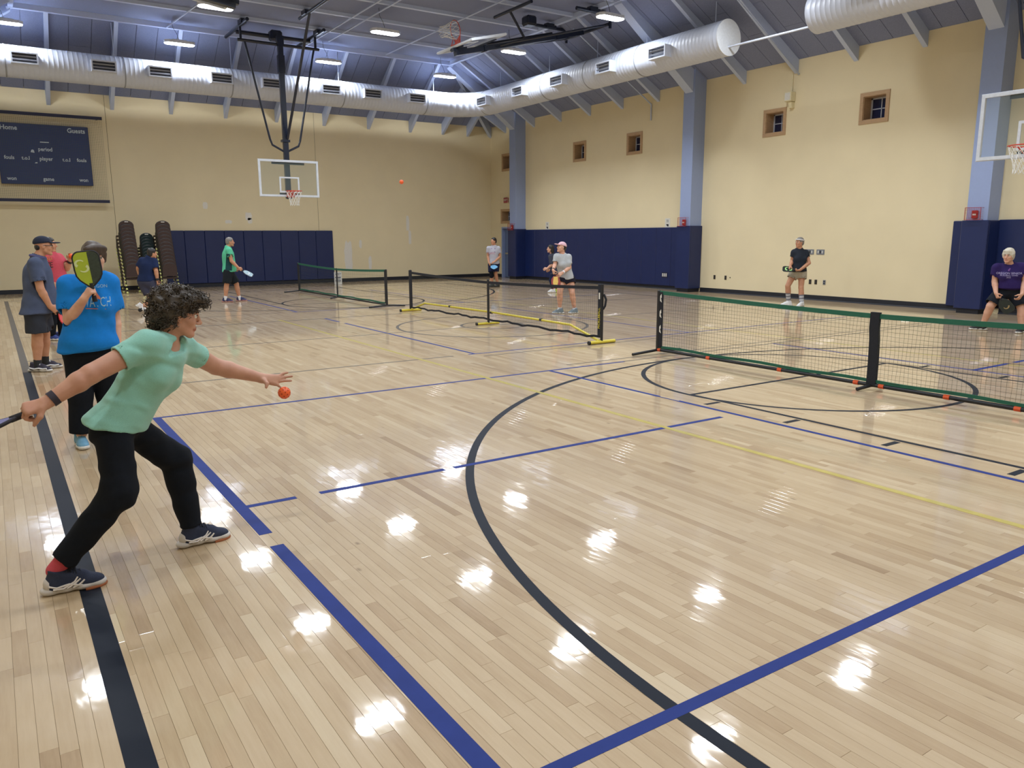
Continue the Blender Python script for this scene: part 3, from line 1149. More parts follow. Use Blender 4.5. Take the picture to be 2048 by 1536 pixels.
def hoop_board(parent, M):
    """backboard, rim and net. Local frame before M: board in the XZ plane, front towards -Y, origin at the middle of the board's lower edge"""
    def B(mb, name, m, par=parent, smooth=None):
        mb.xform(M)
        me = mb.mesh(name, m, smooth)
        fix_normals(me)
        return obj(name, me, par)
    W, H, t = 0.915, 1.07, 0.055
    f = MB()
    f.bounds((-W, -.03, 0), (W, .03, t)).bounds((-W, -.03, H - t), (W, .03, H))
    f.bounds((-W, -.03, t), (-W + t, .03, H - t)).bounds((W - t, -.03, t), (W, .03, H - t))
    f.bounds((-W - .012, -.012, -.012), (W + .012, .012, 0)).bounds((-W - .012, -.012, H), (W + .012, .012, H + .012))
    B(f, 'backboard_frame', M_BOARD_FRAME)
    B(MB().bounds((-W + t, -.006, t), (W - t, .006, H - t)), 'backboard_glass', M_BGLASS)
    s = MB()
    for (a, b, c, d) in ((-.305, .305, .12, .165), (-.305, .305, .54, .585), (-.305, -.26, .165, .54), (.26, .305, .165, .54)):
        s.bounds((a, -.009, c), (b, .009, d))
    B(s, 'target_square', M_BOARD_FRAME)
    # rim 0.15 m above the lower edge
    rz, rr, ry = 0.15, 0.235, -(.15 + .235)
    ring = [(rr * math.cos(2 * PI * k / 32), ry + rr * math.sin(2 * PI * k / 32), rz) for k in range(32)]
    r = MB().tube(ring, .010, 8, closed=True)
    r.bounds((-.11, -.05, rz - .17), (.11, -.03, rz + .03))
    r.bounds((-.10, ry + rr * .93, rz - .012), (.10, -.04, rz + .008))
    for sx in (-1, 1):
        r.tube([(sx * .10, -.045, rz - .15), (sx * .17, ry + rr * .7, rz - .01)], .010, 6)
        r.tube([(sx * .10, -.045, rz), (sx * .17, ry + rr * .7, rz)], .010, 6)
    rim = B(r, 'rim', M_RIM, smooth=40)
    nt = MB()
    rows = [(0, .232), (-.09, .21), (-.18, .175), (-.27, .145), (-.36, .13), (-.43, .135)]
    for k in range(12):
        for s_ in (1, -1):
            pts = []
            for j, (dz, q) in enumerate(rows):
                a = 2 * PI * (k + s_ * j * .5) / 12
                pts.append((q * math.cos(a), ry + q * math.sin(a), rz + dz))
            nt.tube(pts, .0045, 5)
    B(nt, 'net', M_HNET)
    # bracket behind the board
    B(MB().bounds((-.5, .03, H - .12), (.5, .06, H - .05)), 'board_bracket', M_HOOP_STEEL)
    B(MB().bounds((-.07, .03, -.07), (.07, .12, .06)).bounds((-.3, .03, .05), (.3, .07, .11)), 'rim_bracket', M_HOOP_STEEL)


def rod(parent, pts, r, name='brace', n=8):
    return MB().tube(pts, r, n).build(name, M_HOOP_STEEL, parent, smooth=50)


# the end hoop, lowered
eh = thing('basketball_hoop', 'glass basketball hoop lowered from the ceiling before the end wall', 'basketball hoop', (7.85, 24.1, 2.9))
hoop_board(eh, Matrix.Identity(4))
E0 = Vector((7.85, 24.1, 2.9))


def E(*p):
    return Vector(p) - E0


MB().box(E(7.85, 24.26, 5.1), (.15, .11, 4.5)).build('mast', M_HOOP_STEEL, eh)
MB().box(E(7.85, 24.26, 4.55), (.24, .17, .07)).build('mast_collar', M_HOOP_STEEL, eh)
MB().box(E(7.85, 24.26, 6.75), (.19, .15, .5)).build('mast_sleeve', M_HOOP_STEEL, eh)
for s in (-1, 1):
    rod(eh, [E(7.85 + s * .07, 24.27, 4.25), E(7.85 + s * .40, 24.27, 4.42), E(7.85 + s * .46, 24.27, 4.58), E(7.85 + s * 1.04, 24.27, 7.32)], .032)
rod(eh, [E(7.9, 24.2, 4.62), E(7.95, 21.85, 7.72)], .042)
rod(eh, [E(6.62, 24.27, 7.30), E(9.05, 24.27, 7.30)], .045, 'cross_pipe')
rod(eh, [E(6.72, 24.75, 7.62), E(8.95, 24.75, 7.62)], .06, 'cross_pipe')
for xx in (6.72, 8.95):
    rod(eh, [E(xx, 23.5, 7.70), E(xx, 25.9, 7.70)], .05, 'ceiling_rail')
    MB().box(E(xx, 24.3, 7.5), (.06, .05, .4)).build('drop_plate', M_HOOP_STEEL, eh)
    MB().box(E(xx, 24.05, 7.74), (.16, .34, .12)).build('clamp', M_HOOP_STEEL, eh)
rod(eh, [E(7.95, 22.7, 7.70), E(7.95, 20.4, 7.70)], .05, 'ceiling_rail')
MB().box(E(7.95, 22.2, 7.74), (.16, .3, .12)).build('clamp', M_HOOP_STEEL, eh)
MB().bevel_box(E(7.85, 24.65, 7.62), (.36, .3, .3), .05).build('winch', M_HOOP_STEEL, eh)
MB().box(E(7.85, 24.26, 7.4), (.2, .13, .3)).build('hinge', M_HOOP_STEEL, eh)


def side_hoop(label, Y, side, angle, lowered):
    """cross-court hoop; side +1 on the right wall. angle 0 = hanging down, else swung up towards the middle of the hall"""
    bx = 14.4
    pvx, pvz = 14.75 if lowered else 15.05, 7.42
    t = thing('basketball_hoop', label, 'basketball hoop', (CX + side * (pvx - CX), Y, pvz))
    # local frame: pivot at the origin, court middle towards -X (mirrored for the left wall)
    S = Matrix.Scale(side, 4, (1, 0, 0))
    R = S @ Matrix.Rotation(angle, 4, 'Y')

    def B(mb, name, m=M_HOOP_STEEL, M=R, smooth=None):
        mb.xform(M)
        me = mb.mesh(name, m, smooth)
        fix_normals(me)
        return obj(name, me, t)
    L = pvz - 2.9
    fx = bx - pvx - .16 if lowered else -.2
    # board: local hoop frame (-Y front) -> -X front
    MBd = R @ Matrix.Translation((fx, 0, -L)) @ Matrix.Rotation(-PI / 2, 4, 'Z')
    hoop_board(t, MBd)
    mx = fx + .16
    B(MB().box((mx, 0, -L / 2 - .1), (.13, .16, L - .2)), 'mast')
    B(MB().box((mx, 0, -L + .9), (.17, .2, .07)), 'mast_collar')
    B(MB().box((mx, 0, -1.0), (.17, .2, .4)), 'mast_sleeve')
    B(MB().box((mx - .05, 0, -L + .2), (.12, .14, .3)), 'board_arm')
    B(MB().tube([(mx - .12, .12, -L + 1.1), (mx - .12, .10, -L / 2), (mx - .12, .10, -1.2)], .03, 8), 'brace', smooth=50)
    for s in (-1, 1):
        B(MB().tube([(mx, s * .07, -L + 1.4), (mx, s * .42, -L + 1.6), (mx, s * .9, -.1)], .03, 8), 'brace', smooth=50)
    B(MB().tube([(mx, -1.0, -.05), (mx, 1.0, -.05)], .045, 10), 'cross_pipe', smooth=50)
    # ceiling rails (fixed, not swung)
    for s in (-1, 1):
        B(MB().tube([(-1.2, s * 1.0, .28), (.1, s * 1.0, .28)], .05, 10), 'ceiling_rail', M=S, smooth=50)
        B(MB().box((mx * .2, s * 1.0, .12), (.06, .05, .4)), 'drop_plate', M=S)
        B(MB().box((-.6, s * 1.0, .32), (.34, .16, .12)), 'clamp', M=S)
    B(MB().tube([(-2.6, -.9, .26), (-2.6, .9, .26)], .045, 10), 'ceiling_rail', M=S, smooth=50)
    q = R @ Vector((mx, 0, -2.2))
    B(MB().tube([Vector((-2.6 * side, .1, .22)), q], .035, 8), 'brace', M=Matrix.Identity(4), smooth=50)
    B(MB().bevel_box((-1.7, .5, .2), (.34, .34, .26), .05), 'winch', M=S)
    return t


side_hoop('glass basketball hoop lowered in front of the column behind the purple-shirted player', 6.17, 1, 0, True)
side_hoop('basketball hoop folded up under the ceiling next to the round duct', 18.7, 1, math.radians(76), False)
side_hoop('basketball hoop folded up under the ceiling on the scoreboard side', 19.2, -1, math.radians(82), False)

# ------------------------------------------------------------------ wall fittings
M_WHITEP = mat('white_plastic', (218, 216, 208), rough=0.5)
M_REDP = mat('red_plastic', (164, 40, 40), rough=0.4)
M_DKPLATE = mat('dark_outlet_plate', (62, 56, 50), rough=0.5)
M_GREYPL = mat('grey_switch_plate', (120, 124, 132), rough=0.4)
M_INK = mat('black_ink', (30, 30, 34), rough=0.6)
for (cyy, z, who) in ((8.55, 2.09, 'above the pad behind the purple-shirted player'), (16.88, 2.07, 'on the column next to the bare wall'),
                      (26.15, 2.04, 'on the column by the corner door')):
    t = thing('fire_alarm', 'red fire alarm in a wire cage ' + who, 'fire alarm', (XR - .47, cyy, z))
    MB().bevel_box((-.03, 0, -.01), (.06, .12, .17), .012).build('station', M_REDP, t)
    MB().bounds((-.066, -.035, -.03), (-.058, .035, .005)).build('handle', M_WHITEP, t)
    cg = MB()
    for s in (-1, 1):
        cg.tube([(-.01, s * .16, -.12), (-.13, s * .16, -.12), (-.13, s * .16, .13), (-.01, s * .16, .13)], .006, 5)
    for z2 in (-.12, .13):
        cg.tube([(-.13, -.16, z2), (-.13, .16, z2)], .006, 5)
    for k in range(9):
        yy = -.14 + .28 * k / 8
        cg.tube([(-.02, yy, .13), (-.13, yy, .13), (-.13, yy, -.12)], .0022, 4)
    for k in range(7):
        z2 = -.09 + .19 * k / 6
        cg.tube([(-.02, -.16, z2), (-.13, -.16, z2), (-.13, .16, z2), (-.02, .16, z2)], .0022, 4)
    cg.build('wire_cage', M_REDP, t)


def outlet(y, z, label, w=.075, h=.12, m=M_DKPLATE, x=XR, group=None):
    t = thing('wall_outlet', label, 'outlet', (x, y, z), group=group)
    MB().bevel_box((-.005, 0, 0), (.01, w, h), .003).build('plate', m, t)
    for s in (-1, 1):
        MB().bevel_box((-.011, 0, s * h * .22), (.006, w * .5, h * .26), .002).build('socket', M_INK, t)


outlet(16.05, .46, 'dark outlet plate low on the bare wall near the padded column')
outlet(15.63, .46, 'dark outlet plate right beside the tiny blank plate on the bare wall')
outlet(12.78, .47, 'low dark outlet plate behind the black-shirted player, first of two', m=M_DKPLATE)
outlet(12.61, .47, 'low dark outlet plate next to the pale jack plate')
outlet(12.36, .47, 'low pale jack plate with dark sockets', m=M_GREYPL)
tag(MB().bevel_box((XR - .006, 15.46, .47), (.012, .03, .03), .003).build('blank_plate', M_DKPLATE), 'tiny dark blank plate on the bare wall', 'blank plate')
for yy, lb in ((12.84, 'grey switch plate partly hidden behind the black-shirted player'), (12.53, 'grey switch plate on the bare wall beside the black-shirted player')):
    t = thing('switch_plate', lb, 'switch', (XR, yy, 1.24))
    MB().bevel_box((-.006, 0, 0), (.012, .23, .13), .003).build('plate', M_GREYPL, t)
    for k in (-1, 0, 1):
        MB().bevel_box((-.014, k * .06, 0), (.012, .03, .07), .003).build('rocker', M_INK if k == 0 else M_WHITEP, t)
t = thing('wall_outlet', 'triple white outlet set into the navy side wall pad', 'outlet', (XR - .057, 18.07, .45))
MB().bevel_box((-.004, 0, 0), (.01, .26, .17), .003).build('plate', M_NAVY, t)
for k in (-1, 0, 1):
    MB().bevel_box((-.011, k * .075, 0), (.008, .045, .10), .002).build('socket', M_WHITEP, t)
for (yy, lb) in ((24.47, 'small white paper notice over the pads near the corner column'), (18.07, 'small white paper notice over the pads beside the fire alarm column')):
    t = thing('paper_notice', lb, 'notice', (XR, yy, 2.07))
    MB().bounds((-.003, -.11, -.14), (0, .11, .14)).build('sheet', M_WHITEP, t)
    for k in range(4):
        MB().bounds((-.0045, -.05, .085 - .022 * k), (-.003, .05, .095 - .022 * k)).build('print_line', M_GREYPL, t)
    MB().prism([(-.05, -.11), (.0, -.11), (.05, -.06), (.05, -.03), (.02, -.045), (-.02, -.03), (-.05, -.05)], 'x', -.0045, -.003).build('picture', M_INK, t)
# exit sign above the door
t = thing('exit_sign', 'small red exit sign in a pale cage above the corner door', 'exit sign', (XR, 27.3, 3.13))
MB().bevel_box((-.03, 0, 0), (.06, .30, .20), .01).build('sign_box', mat('exit_red', (150, 52, 66), rough=0.5), t)
lettering('EXIT', .12, M_WHITEP, t, (-.0605, 0, 0), (-1, 0, 0), sx=.9)
cg = MB()
for s in (-1, 1):
    cg.tube([(0, s * .26, -.2), (-.12, s * .26, -.2), (-.12, s * .26, .24), (0, s * .26, .24)], .006, 5)
for z2 in (-.2, .02, .24):
    cg.tube([(-.12, -.26, z2), (-.12, .26, z2)], .005, 5)
cg.build('wire_guard', M_WALL, t)
# loudspeaker with conduit on the bare wall
M_CREAMBOX = mat('cream_box', (224, 214, 178), rough=0.6)
t = thing('loudspeaker', 'cream box loudspeaker high on the bare wall under a conduit', 'loudspeaker', (XR, 13.68, 5.2))
MB().bevel_box((-.10, 0, 0), (.20, .21, .24), .012).build('box', M_CREAMBOX, t)
MB().bounds((-.205, -.08, -.09), (-.198, .08, .09)).build('grille', M_WHITEP, t)
MB().prism([(-.02, -.13), (0, -.13), (0, -.28), (-.1, -.28), (-.14, -.13)], 'y', -.08, .02).build('bracket', M_CREAMBOX, t)
MB().tube([(-.03, 0, .11), (-.03, 0, .56)], .014, 8).build('conduit', M_CREAMBOX, t, smooth=60)
for (yy, who) in ((13.49, 'beside the loudspeaker'), (18.92, 'left of the middle column')):
    tag(MB().tube([(XR - .03, yy, 5.74 if yy < 15 else 5.25), (XR - .035, yy, ZW - .37), (EXR + .1, yy, ZC - .35)], .02, 8).build('conduit', M_STEEL, None, smooth=60),
        'thin steel conduit climbing the rafter ' + who, 'conduit')

# white folded sign standing on the floor by the end wall
t = thing('floor_sign', 'small white folded notice standing on the floor near the end wall', 'sign', (10.45, 27.2, 0), -.35)
for s in (-1, 1):
    Rr = Matrix.Rotation(s * .16, 3, 'X')
    MB().box((0, s * .055, .22), (.27, .006, .44), Rr).build('panel', M_WHITEP, t)
lettering('WET', .1, M_NAVY, t, (0, -.1, .36), (0, -1, .16))
MB().box((0, -.112, .25), (.2, .003, .03), Matrix.Rotation(-.16, 3, 'X')).build('print_line', M_NAVY, t)
MB().box((0, -.121, .19), (.17, .003, .02), Matrix.Rotation(-.16, 3, 'X')).build('print_line', M_GREYPL, t)
MB().box((0, -.131, .13), (.2, .003, .04), Matrix.Rotation(-.16, 3, 'X')).build('print_line', M_GREYPL, t)

# ------------------------------------------------------------------ pickleball nets
M_BLACKM = mat('black_net_metal', (26, 28, 34), rough=0.45)
M_BLACKF = mat('black_fabric', (24, 27, 36), rough=0.85, bump=0.2)
M_GREEN = mat('green_net_tape', (22, 92, 72), rough=0.6)
M_NETG = mat('net_cord_dark', (74, 78, 62), rough=0.9)
M_ORANGE = mat('orange_clip', (214, 84, 36), rough=0.4)
M_YELLOW = mat('yellow_tube', (214, 196, 66), rough=0.4)


def net_thing(name, label, x, yc, half, feet, tape_m, post_w=.035):
    return thing(name, label, 'net', (x, yc, 0))


def netting(parent, half, sag_lo, ztop_end, ztop_mid, zlow, m, step=.045, r=.0013, y_from=None, y_to=None, wob=0.0):
    mb = MB()
    ya, yb = (-half if y_from is None else y_from), (half if y_to is None else y_to)
    n = int((yb - ya) / step)
    rngn = random.Random(int(half * 100) + 5)

    def zt(y):
        t = min(1, abs(y) / half)
        return ztop_mid + (ztop_end - ztop_mid) * (t ** 1.6)

    def off(y, z):
        return wob * (math.sin(y * 9.1 + z * 7) + .6 * math.sin(y * 23.0 - z * 13))
    for i in range(n + 1):
        y = ya + (yb - ya) * i / n
        z1 = zt(y) - .05
        pts = []
        for k in range(5):
            z = zlow + (z1 - zlow) * k / 4
            pts.append((off(y, z), y + (off(y * 1.7, z) * .6 if 0 < i < n else 0), z))
        mb.tube(pts, r, 3, cap=False)
    nz = int((ztop_mid - .05 - zlow) / step)
    for j in range(nz + 1):
        pts = []
        for i in range(0, n + 1, 2):
            y = ya + (yb - ya) * i / n
            z = zlow + (zt(y) - .05 - zlow) * j / nz
            pts.append((off(y, z), y, z + off(y * .7, z * 2) * .5))
        mb.tube(pts, r, 3, cap=False)
    o = mb.build('netting', m, parent)
    o['kind'] = 'stuff'
    return zt


def flat_band(path, h, t):
    """band (tape) of height h and thickness t hanging along a path; local X is its thickness"""
    vs, fs = [], []
    n = len(path)
    for p in path:
        for dx, dz in ((-t / 2, -h / 2), (t / 2, -h / 2), (t / 2, h / 2), (-t / 2, h / 2)):
            vs.append((p[0] + dx, p[1], p[2] + dz))
    for i in range(n - 1):
        a, b = 4 * i, 4 * i + 4
        for k in range(4):
            fs.append((a + k, a + (k + 1) % 4, b + (k + 1) % 4, b + k))
    fs.append((0, 1, 2, 3))
    fs.append((4 * n - 4, 4 * n - 1, 4 * n - 2, 4 * n - 3))
    return MB().add(vs, fs)


def green_net(label, x, yc, half, detail, letters):
    t = thing('pickleball_net', label, 'net', (x, yc, 0))
    zt = netting(t, half, .05, .90, .83, .10, M_NETG, step=.045 if detail else .07, r=.0013 if detail else .0010, wob=.006 if detail else 0)
    ys = [-half + 2 * half * i / 40 for i in range(41)]
    flat_band([(0, y, zt(y) - .022) for y in ys], .052, .014).build('top_tape', M_GREEN, t)
    flat_band([(0, y, .10 + .006 * math.sin(y * 5)) for y in ys], .035, .012).build('bottom_tape', M_GREEN, t)
    for s in (-1, 1):
        MB().bevel_box((0, s * (half + .02), .47), (.04, .05, .88), .01).build('post', M_BLACKM, t)
        MB().tube([(-.47, s * (half + .03), .022), (0, s * (half + .02), .05), (.47, s * (half + .03), .022)], .02, 8).build('foot', M_BLACKM, t, smooth=50)
        sl = MB().bevel_box((0, s * (half - .035), .49), (.03, .07, .80), .012).build('sleeve', M_BLACKF, t)
        if letters and s > 0:
            for k in range(3):
                a = .30 + .22 * k
                MB().prism([(half - .055, a), (half - .02, a + .02), (half - .02, a + .09), (half - .045, a + .12), (half - .05, a + .07), (half - .035, a + .06)], 'x', -.0175, -.0145).build('print_mark', M_WHITEP, sl)
    MB().tube([(0, -half, .055), (0, half, .055)], .022, 8).build('base_bar', M_BLACKM, t, smooth=50)
    # centre post
    if detail:
        pts = [(0, 0, .06), (.01, .005, .3), (.012, .012, .55), (.006, .02, .68), (.0, .012, .85)]
        cb = flat_band([(p[0], 0, 0) for p in pts], .1, .1)
        mb = MB()
        for i in range(len(pts) - 1):
            a, b = pts[i], pts[i + 1]
            w = .052
            mb.add([(a[0] - .02, a[1] - w, a[2]), (a[0] + .02, a[1] - w, a[2]), (a[0] + .02, a[1] + w, a[2]), (a[0] - .02, a[1] + w, a[2]),
                    (b[0] - .02, b[1] - w, b[2]), (b[0] + .02, b[1] - w, b[2]), (b[0] + .02, b[1] + w, b[2]), (b[0] - .02, b[1] + w, b[2])],
                   [(0, 1, 5, 4), (1, 2, 6, 5), (2, 3, 7, 6), (3, 0, 4, 7), (4, 5, 6, 7), (3, 2, 1, 0)])
        mb.build('centre_post', M_BLACKF, t)
    else:
        MB().bevel_box((0, 0, .44), (.03, .045, .80), .008).build('centre_post', M_BLACKM, t)
    MB().tube([(-.2, .04, .022), (0, 0, .05), (.17, -.02, .03)], .02, 8).build('centre_foot', M_BLACKM, t, smooth=50)
    if detail:
        for yy in (.18, -.12, -.82, -1.48, 1.2, 2.35, half - .02, -2.6):
            MB().tube([(0, yy - .03, .055), (0, yy + .03, .055)], .026, 8).build('clip', M_ORANGE, t)
    return t


green_net('long net with green tape and black centre post on the nearest court', 7.9, 4.8, 3.3, True, True)
green_net('small distant net with green tape in front of the navy end wall pads', 7.9, 20.65, 3.22, False, False)

# yellow framed net on the middle court
yn = thing('pickleball_net', 'black net on a bright yellow tube frame on the middle court', 'net', (7.9, 12.75, 0))
H2 = 3.35
zt = netting(yn, H2, .05, .90, .83, .11, M_NETG, step=.05, r=.0011)
ys = [-H2 + 2 * H2 * i / 40 for i in range(41)]
flat_band([(0, y, zt(y) - .022) for y in ys], .05, .012).build('top_tape', M_BLACKF, yn)
flat_band([(0, y, .10 + .012 * math.sin(y * 7) + .008 * math.sin(y * 17)) for y in ys], .035, .012).build('bottom_tape', M_BLACKF, yn)
for s in (-1, 1):
    MB().tube([(0, s * (H2 + .03), .03), (0, s * (H2 + .03), .93)], .022, 10).build('post', M_BLACKM, yn, smooth=50)
    sl = MB().bevel_box((0, s * (H2 - .02), .52), (.03, .10, .84), .014).build('sleeve', M_BLACKF, yn)
    MB().tube([(-.24, s * (H2 + .03), .03), (.27, s * (H2 + .03), .03)], .028, 10).build('foot', M_YELLOW, yn, smooth=50)
    MB().tube([(-.265, s * (H2 + .03), .03), (-.235, s * (H2 + .03), .03)], .031, 10).build('foot_cap', M_BLACKM, yn, smooth=50)
    if s < 0:
        lettering('PICKLEBALL', .062, M_YELLOW, sl, (-.017, -H2 + .02, .40), (-1, 0, 0), up=(0, 1, 0), sx=1.0)
        MB().bounds((-.017, -H2 + .005, .70), (-.0145, -H2 + .035, .80)).build('print_mark', M_WHITEP, sl)
MB().tube([(0, -H2 - .07, .78), (.02, -H2 - .10, .70), (.01, -H2 - .09, .6), (0, -H2 - .06, .55)], .018, 6).build('strap', M_BLACKF, yn)
MB().tube([(.0, -H2 + .03, .04), (.1, -H2 + .9, .21), (.1, 0, .23), (.1, H2 - .5, .21), (.0, H2 - .03, .05)], .02, 10).build('frame_tube', M_YELLOW, yn, smooth=50)
MB().bevel_box((0, 0, .45), (.035, .05, .84), .01).build('centre_post', M_BLACKM, yn)
MB().tube([(-.26, .0, .025), (.24, 0, .025)], .024, 10).build('centre_foot', M_YELLOW, yn, smooth=50)
MB().tube([(-.28, .0, .025), (-.25, 0, .025)], .028, 10).build('foot_cap', M_BLACKM, yn, smooth=50)
for yy in (-1.6, 0.05, 1.7):
    MB().tube([(.1, yy - .03, .222), (.1, yy + .03, .222)], .025, 8).build('joint', M_BLACKM, yn)

# ------------------------------------------------------------------ stacked chairs
M_CHB = mat('brown_chair_fabric', (70, 55, 52), rough=0.85, var=0.1)
M_CHG = mat('dark_green_chair_fabric', (20, 40, 42), rough=0.85, var=0.1)
M_CHF = mat('chair_frame', (34, 32, 32), rough=0.35)
M_TENNIS = mat('tennis_ball_felt', (230, 234, 150), rough=0.95, var=0.1, bump=0.3, bump_scale=200)


def make_chair(fabric, w=.44):
    """banquet chair facing -Y; its four feet end in tennis balls"""
    t = thing('stacking_chair', '', 'chair')
    MB().bevel_box((0, -.02, .44), (w, .42, .06), .02).build('seat', fabric, t)
    n = 14
    out = [(-w / 2 + .01, .50)]
    for k in range(n + 1):
        a = PI - PI * k / n
        out.append((w / 2 * .93 * math.cos(a), .76 + .15 * math.sin(a)))
    out.append((w / 2 - .01, .50))
    out.reverse()
    R = Matrix.Translation((0, .20, .5)) @ Matrix.Rotation(-.14, 4, 'X') @ Matrix.Translation((0, 0, -.5))
    mb = MB().prism(out, 'y', -.02, .03)
    mb.xform(R)
    me = mb.mesh('backrest', fabric)
    fix_normals(me)
    obj('backrest', me, t)
    rim = MB().tube([(p[0], .0, p[1]) for p in out], .014, 6)
    rim.xform(R)
    rim.build('back_frame', M_CHF, t, smooth=50)
    for s in (-1, 1):
        MB().tube([(s * (w / 2 + .012), -.19, .05), (s * w / 2, -.16, .44)], .013, 6).build('leg', M_CHF, t, smooth=50)
        MB().tube([(s * (w / 2 + .012), .26, .05), (s * w / 2, .17, .46), (s * w / 2, .20, .55)], .013, 6).build('leg', M_CHF, t, smooth=50)
        for yy in (-.19, .26):
            MB().sphere((s * (w / 2 + .012), yy, .034), .034, 8, 6).build('tennis_ball_foot', M_TENNIS, t, smooth=180)
    return t


def stack(proto, n, x, y, pitch, lean, rz, lab, grp):
    for k in range(n):
        p = (x + lean[0] * k, y + lean[1] * k, pitch * k)
        pos = 'bottom' if k == 0 else ('topmost' if k == n - 1 else None)
        lb = lab if pos is None else '%s chair of that stack: %s' % (pos, lab)
        if k == 0:
            proto.location = p
            proto.rotation_euler = (0, 0, rz)
            proto['label'] = lb
            proto['group'] = grp
        else:
            c_ = copy_tree(proto, None, p, rz, lb)
            if k == n - 1:
                MB().bounds((-.05, .262, .862), (.05, .302, .885)).build('hand_hold', M_WHITEP, c_)


stack(make_chair(M_CHB), 13, 3.60, 26.75, .108, (-.003, .030), PI + .10, 'brown chair in the stack nearest the scoreboard', 'brown chair stack by the scoreboard')
stack(make_chair(M_CHB), 13, 4.66, 26.75, .108, (-.003, .030), PI + .02, 'brown chair in the stack against the navy pads', 'brown chair stack by the pads')
stack(make_chair(M_CHG, .40), 11, 4.15, 27.05, .092, (0, .028), PI + .05, 'dark green chair in the shorter middle stack', 'dark green chair stack')
# ------------------------------------------------------------------ smooth bodies: signed-distance shapes meshed by surface nets
def V3(p):
    return np.array([p[0], p[1], p[2]], dtype=np.float64)


def unit(v):
    v = np.asarray(v, float)
    n = np.linalg.norm(v)
    return v / n if n > 1e-9 else v


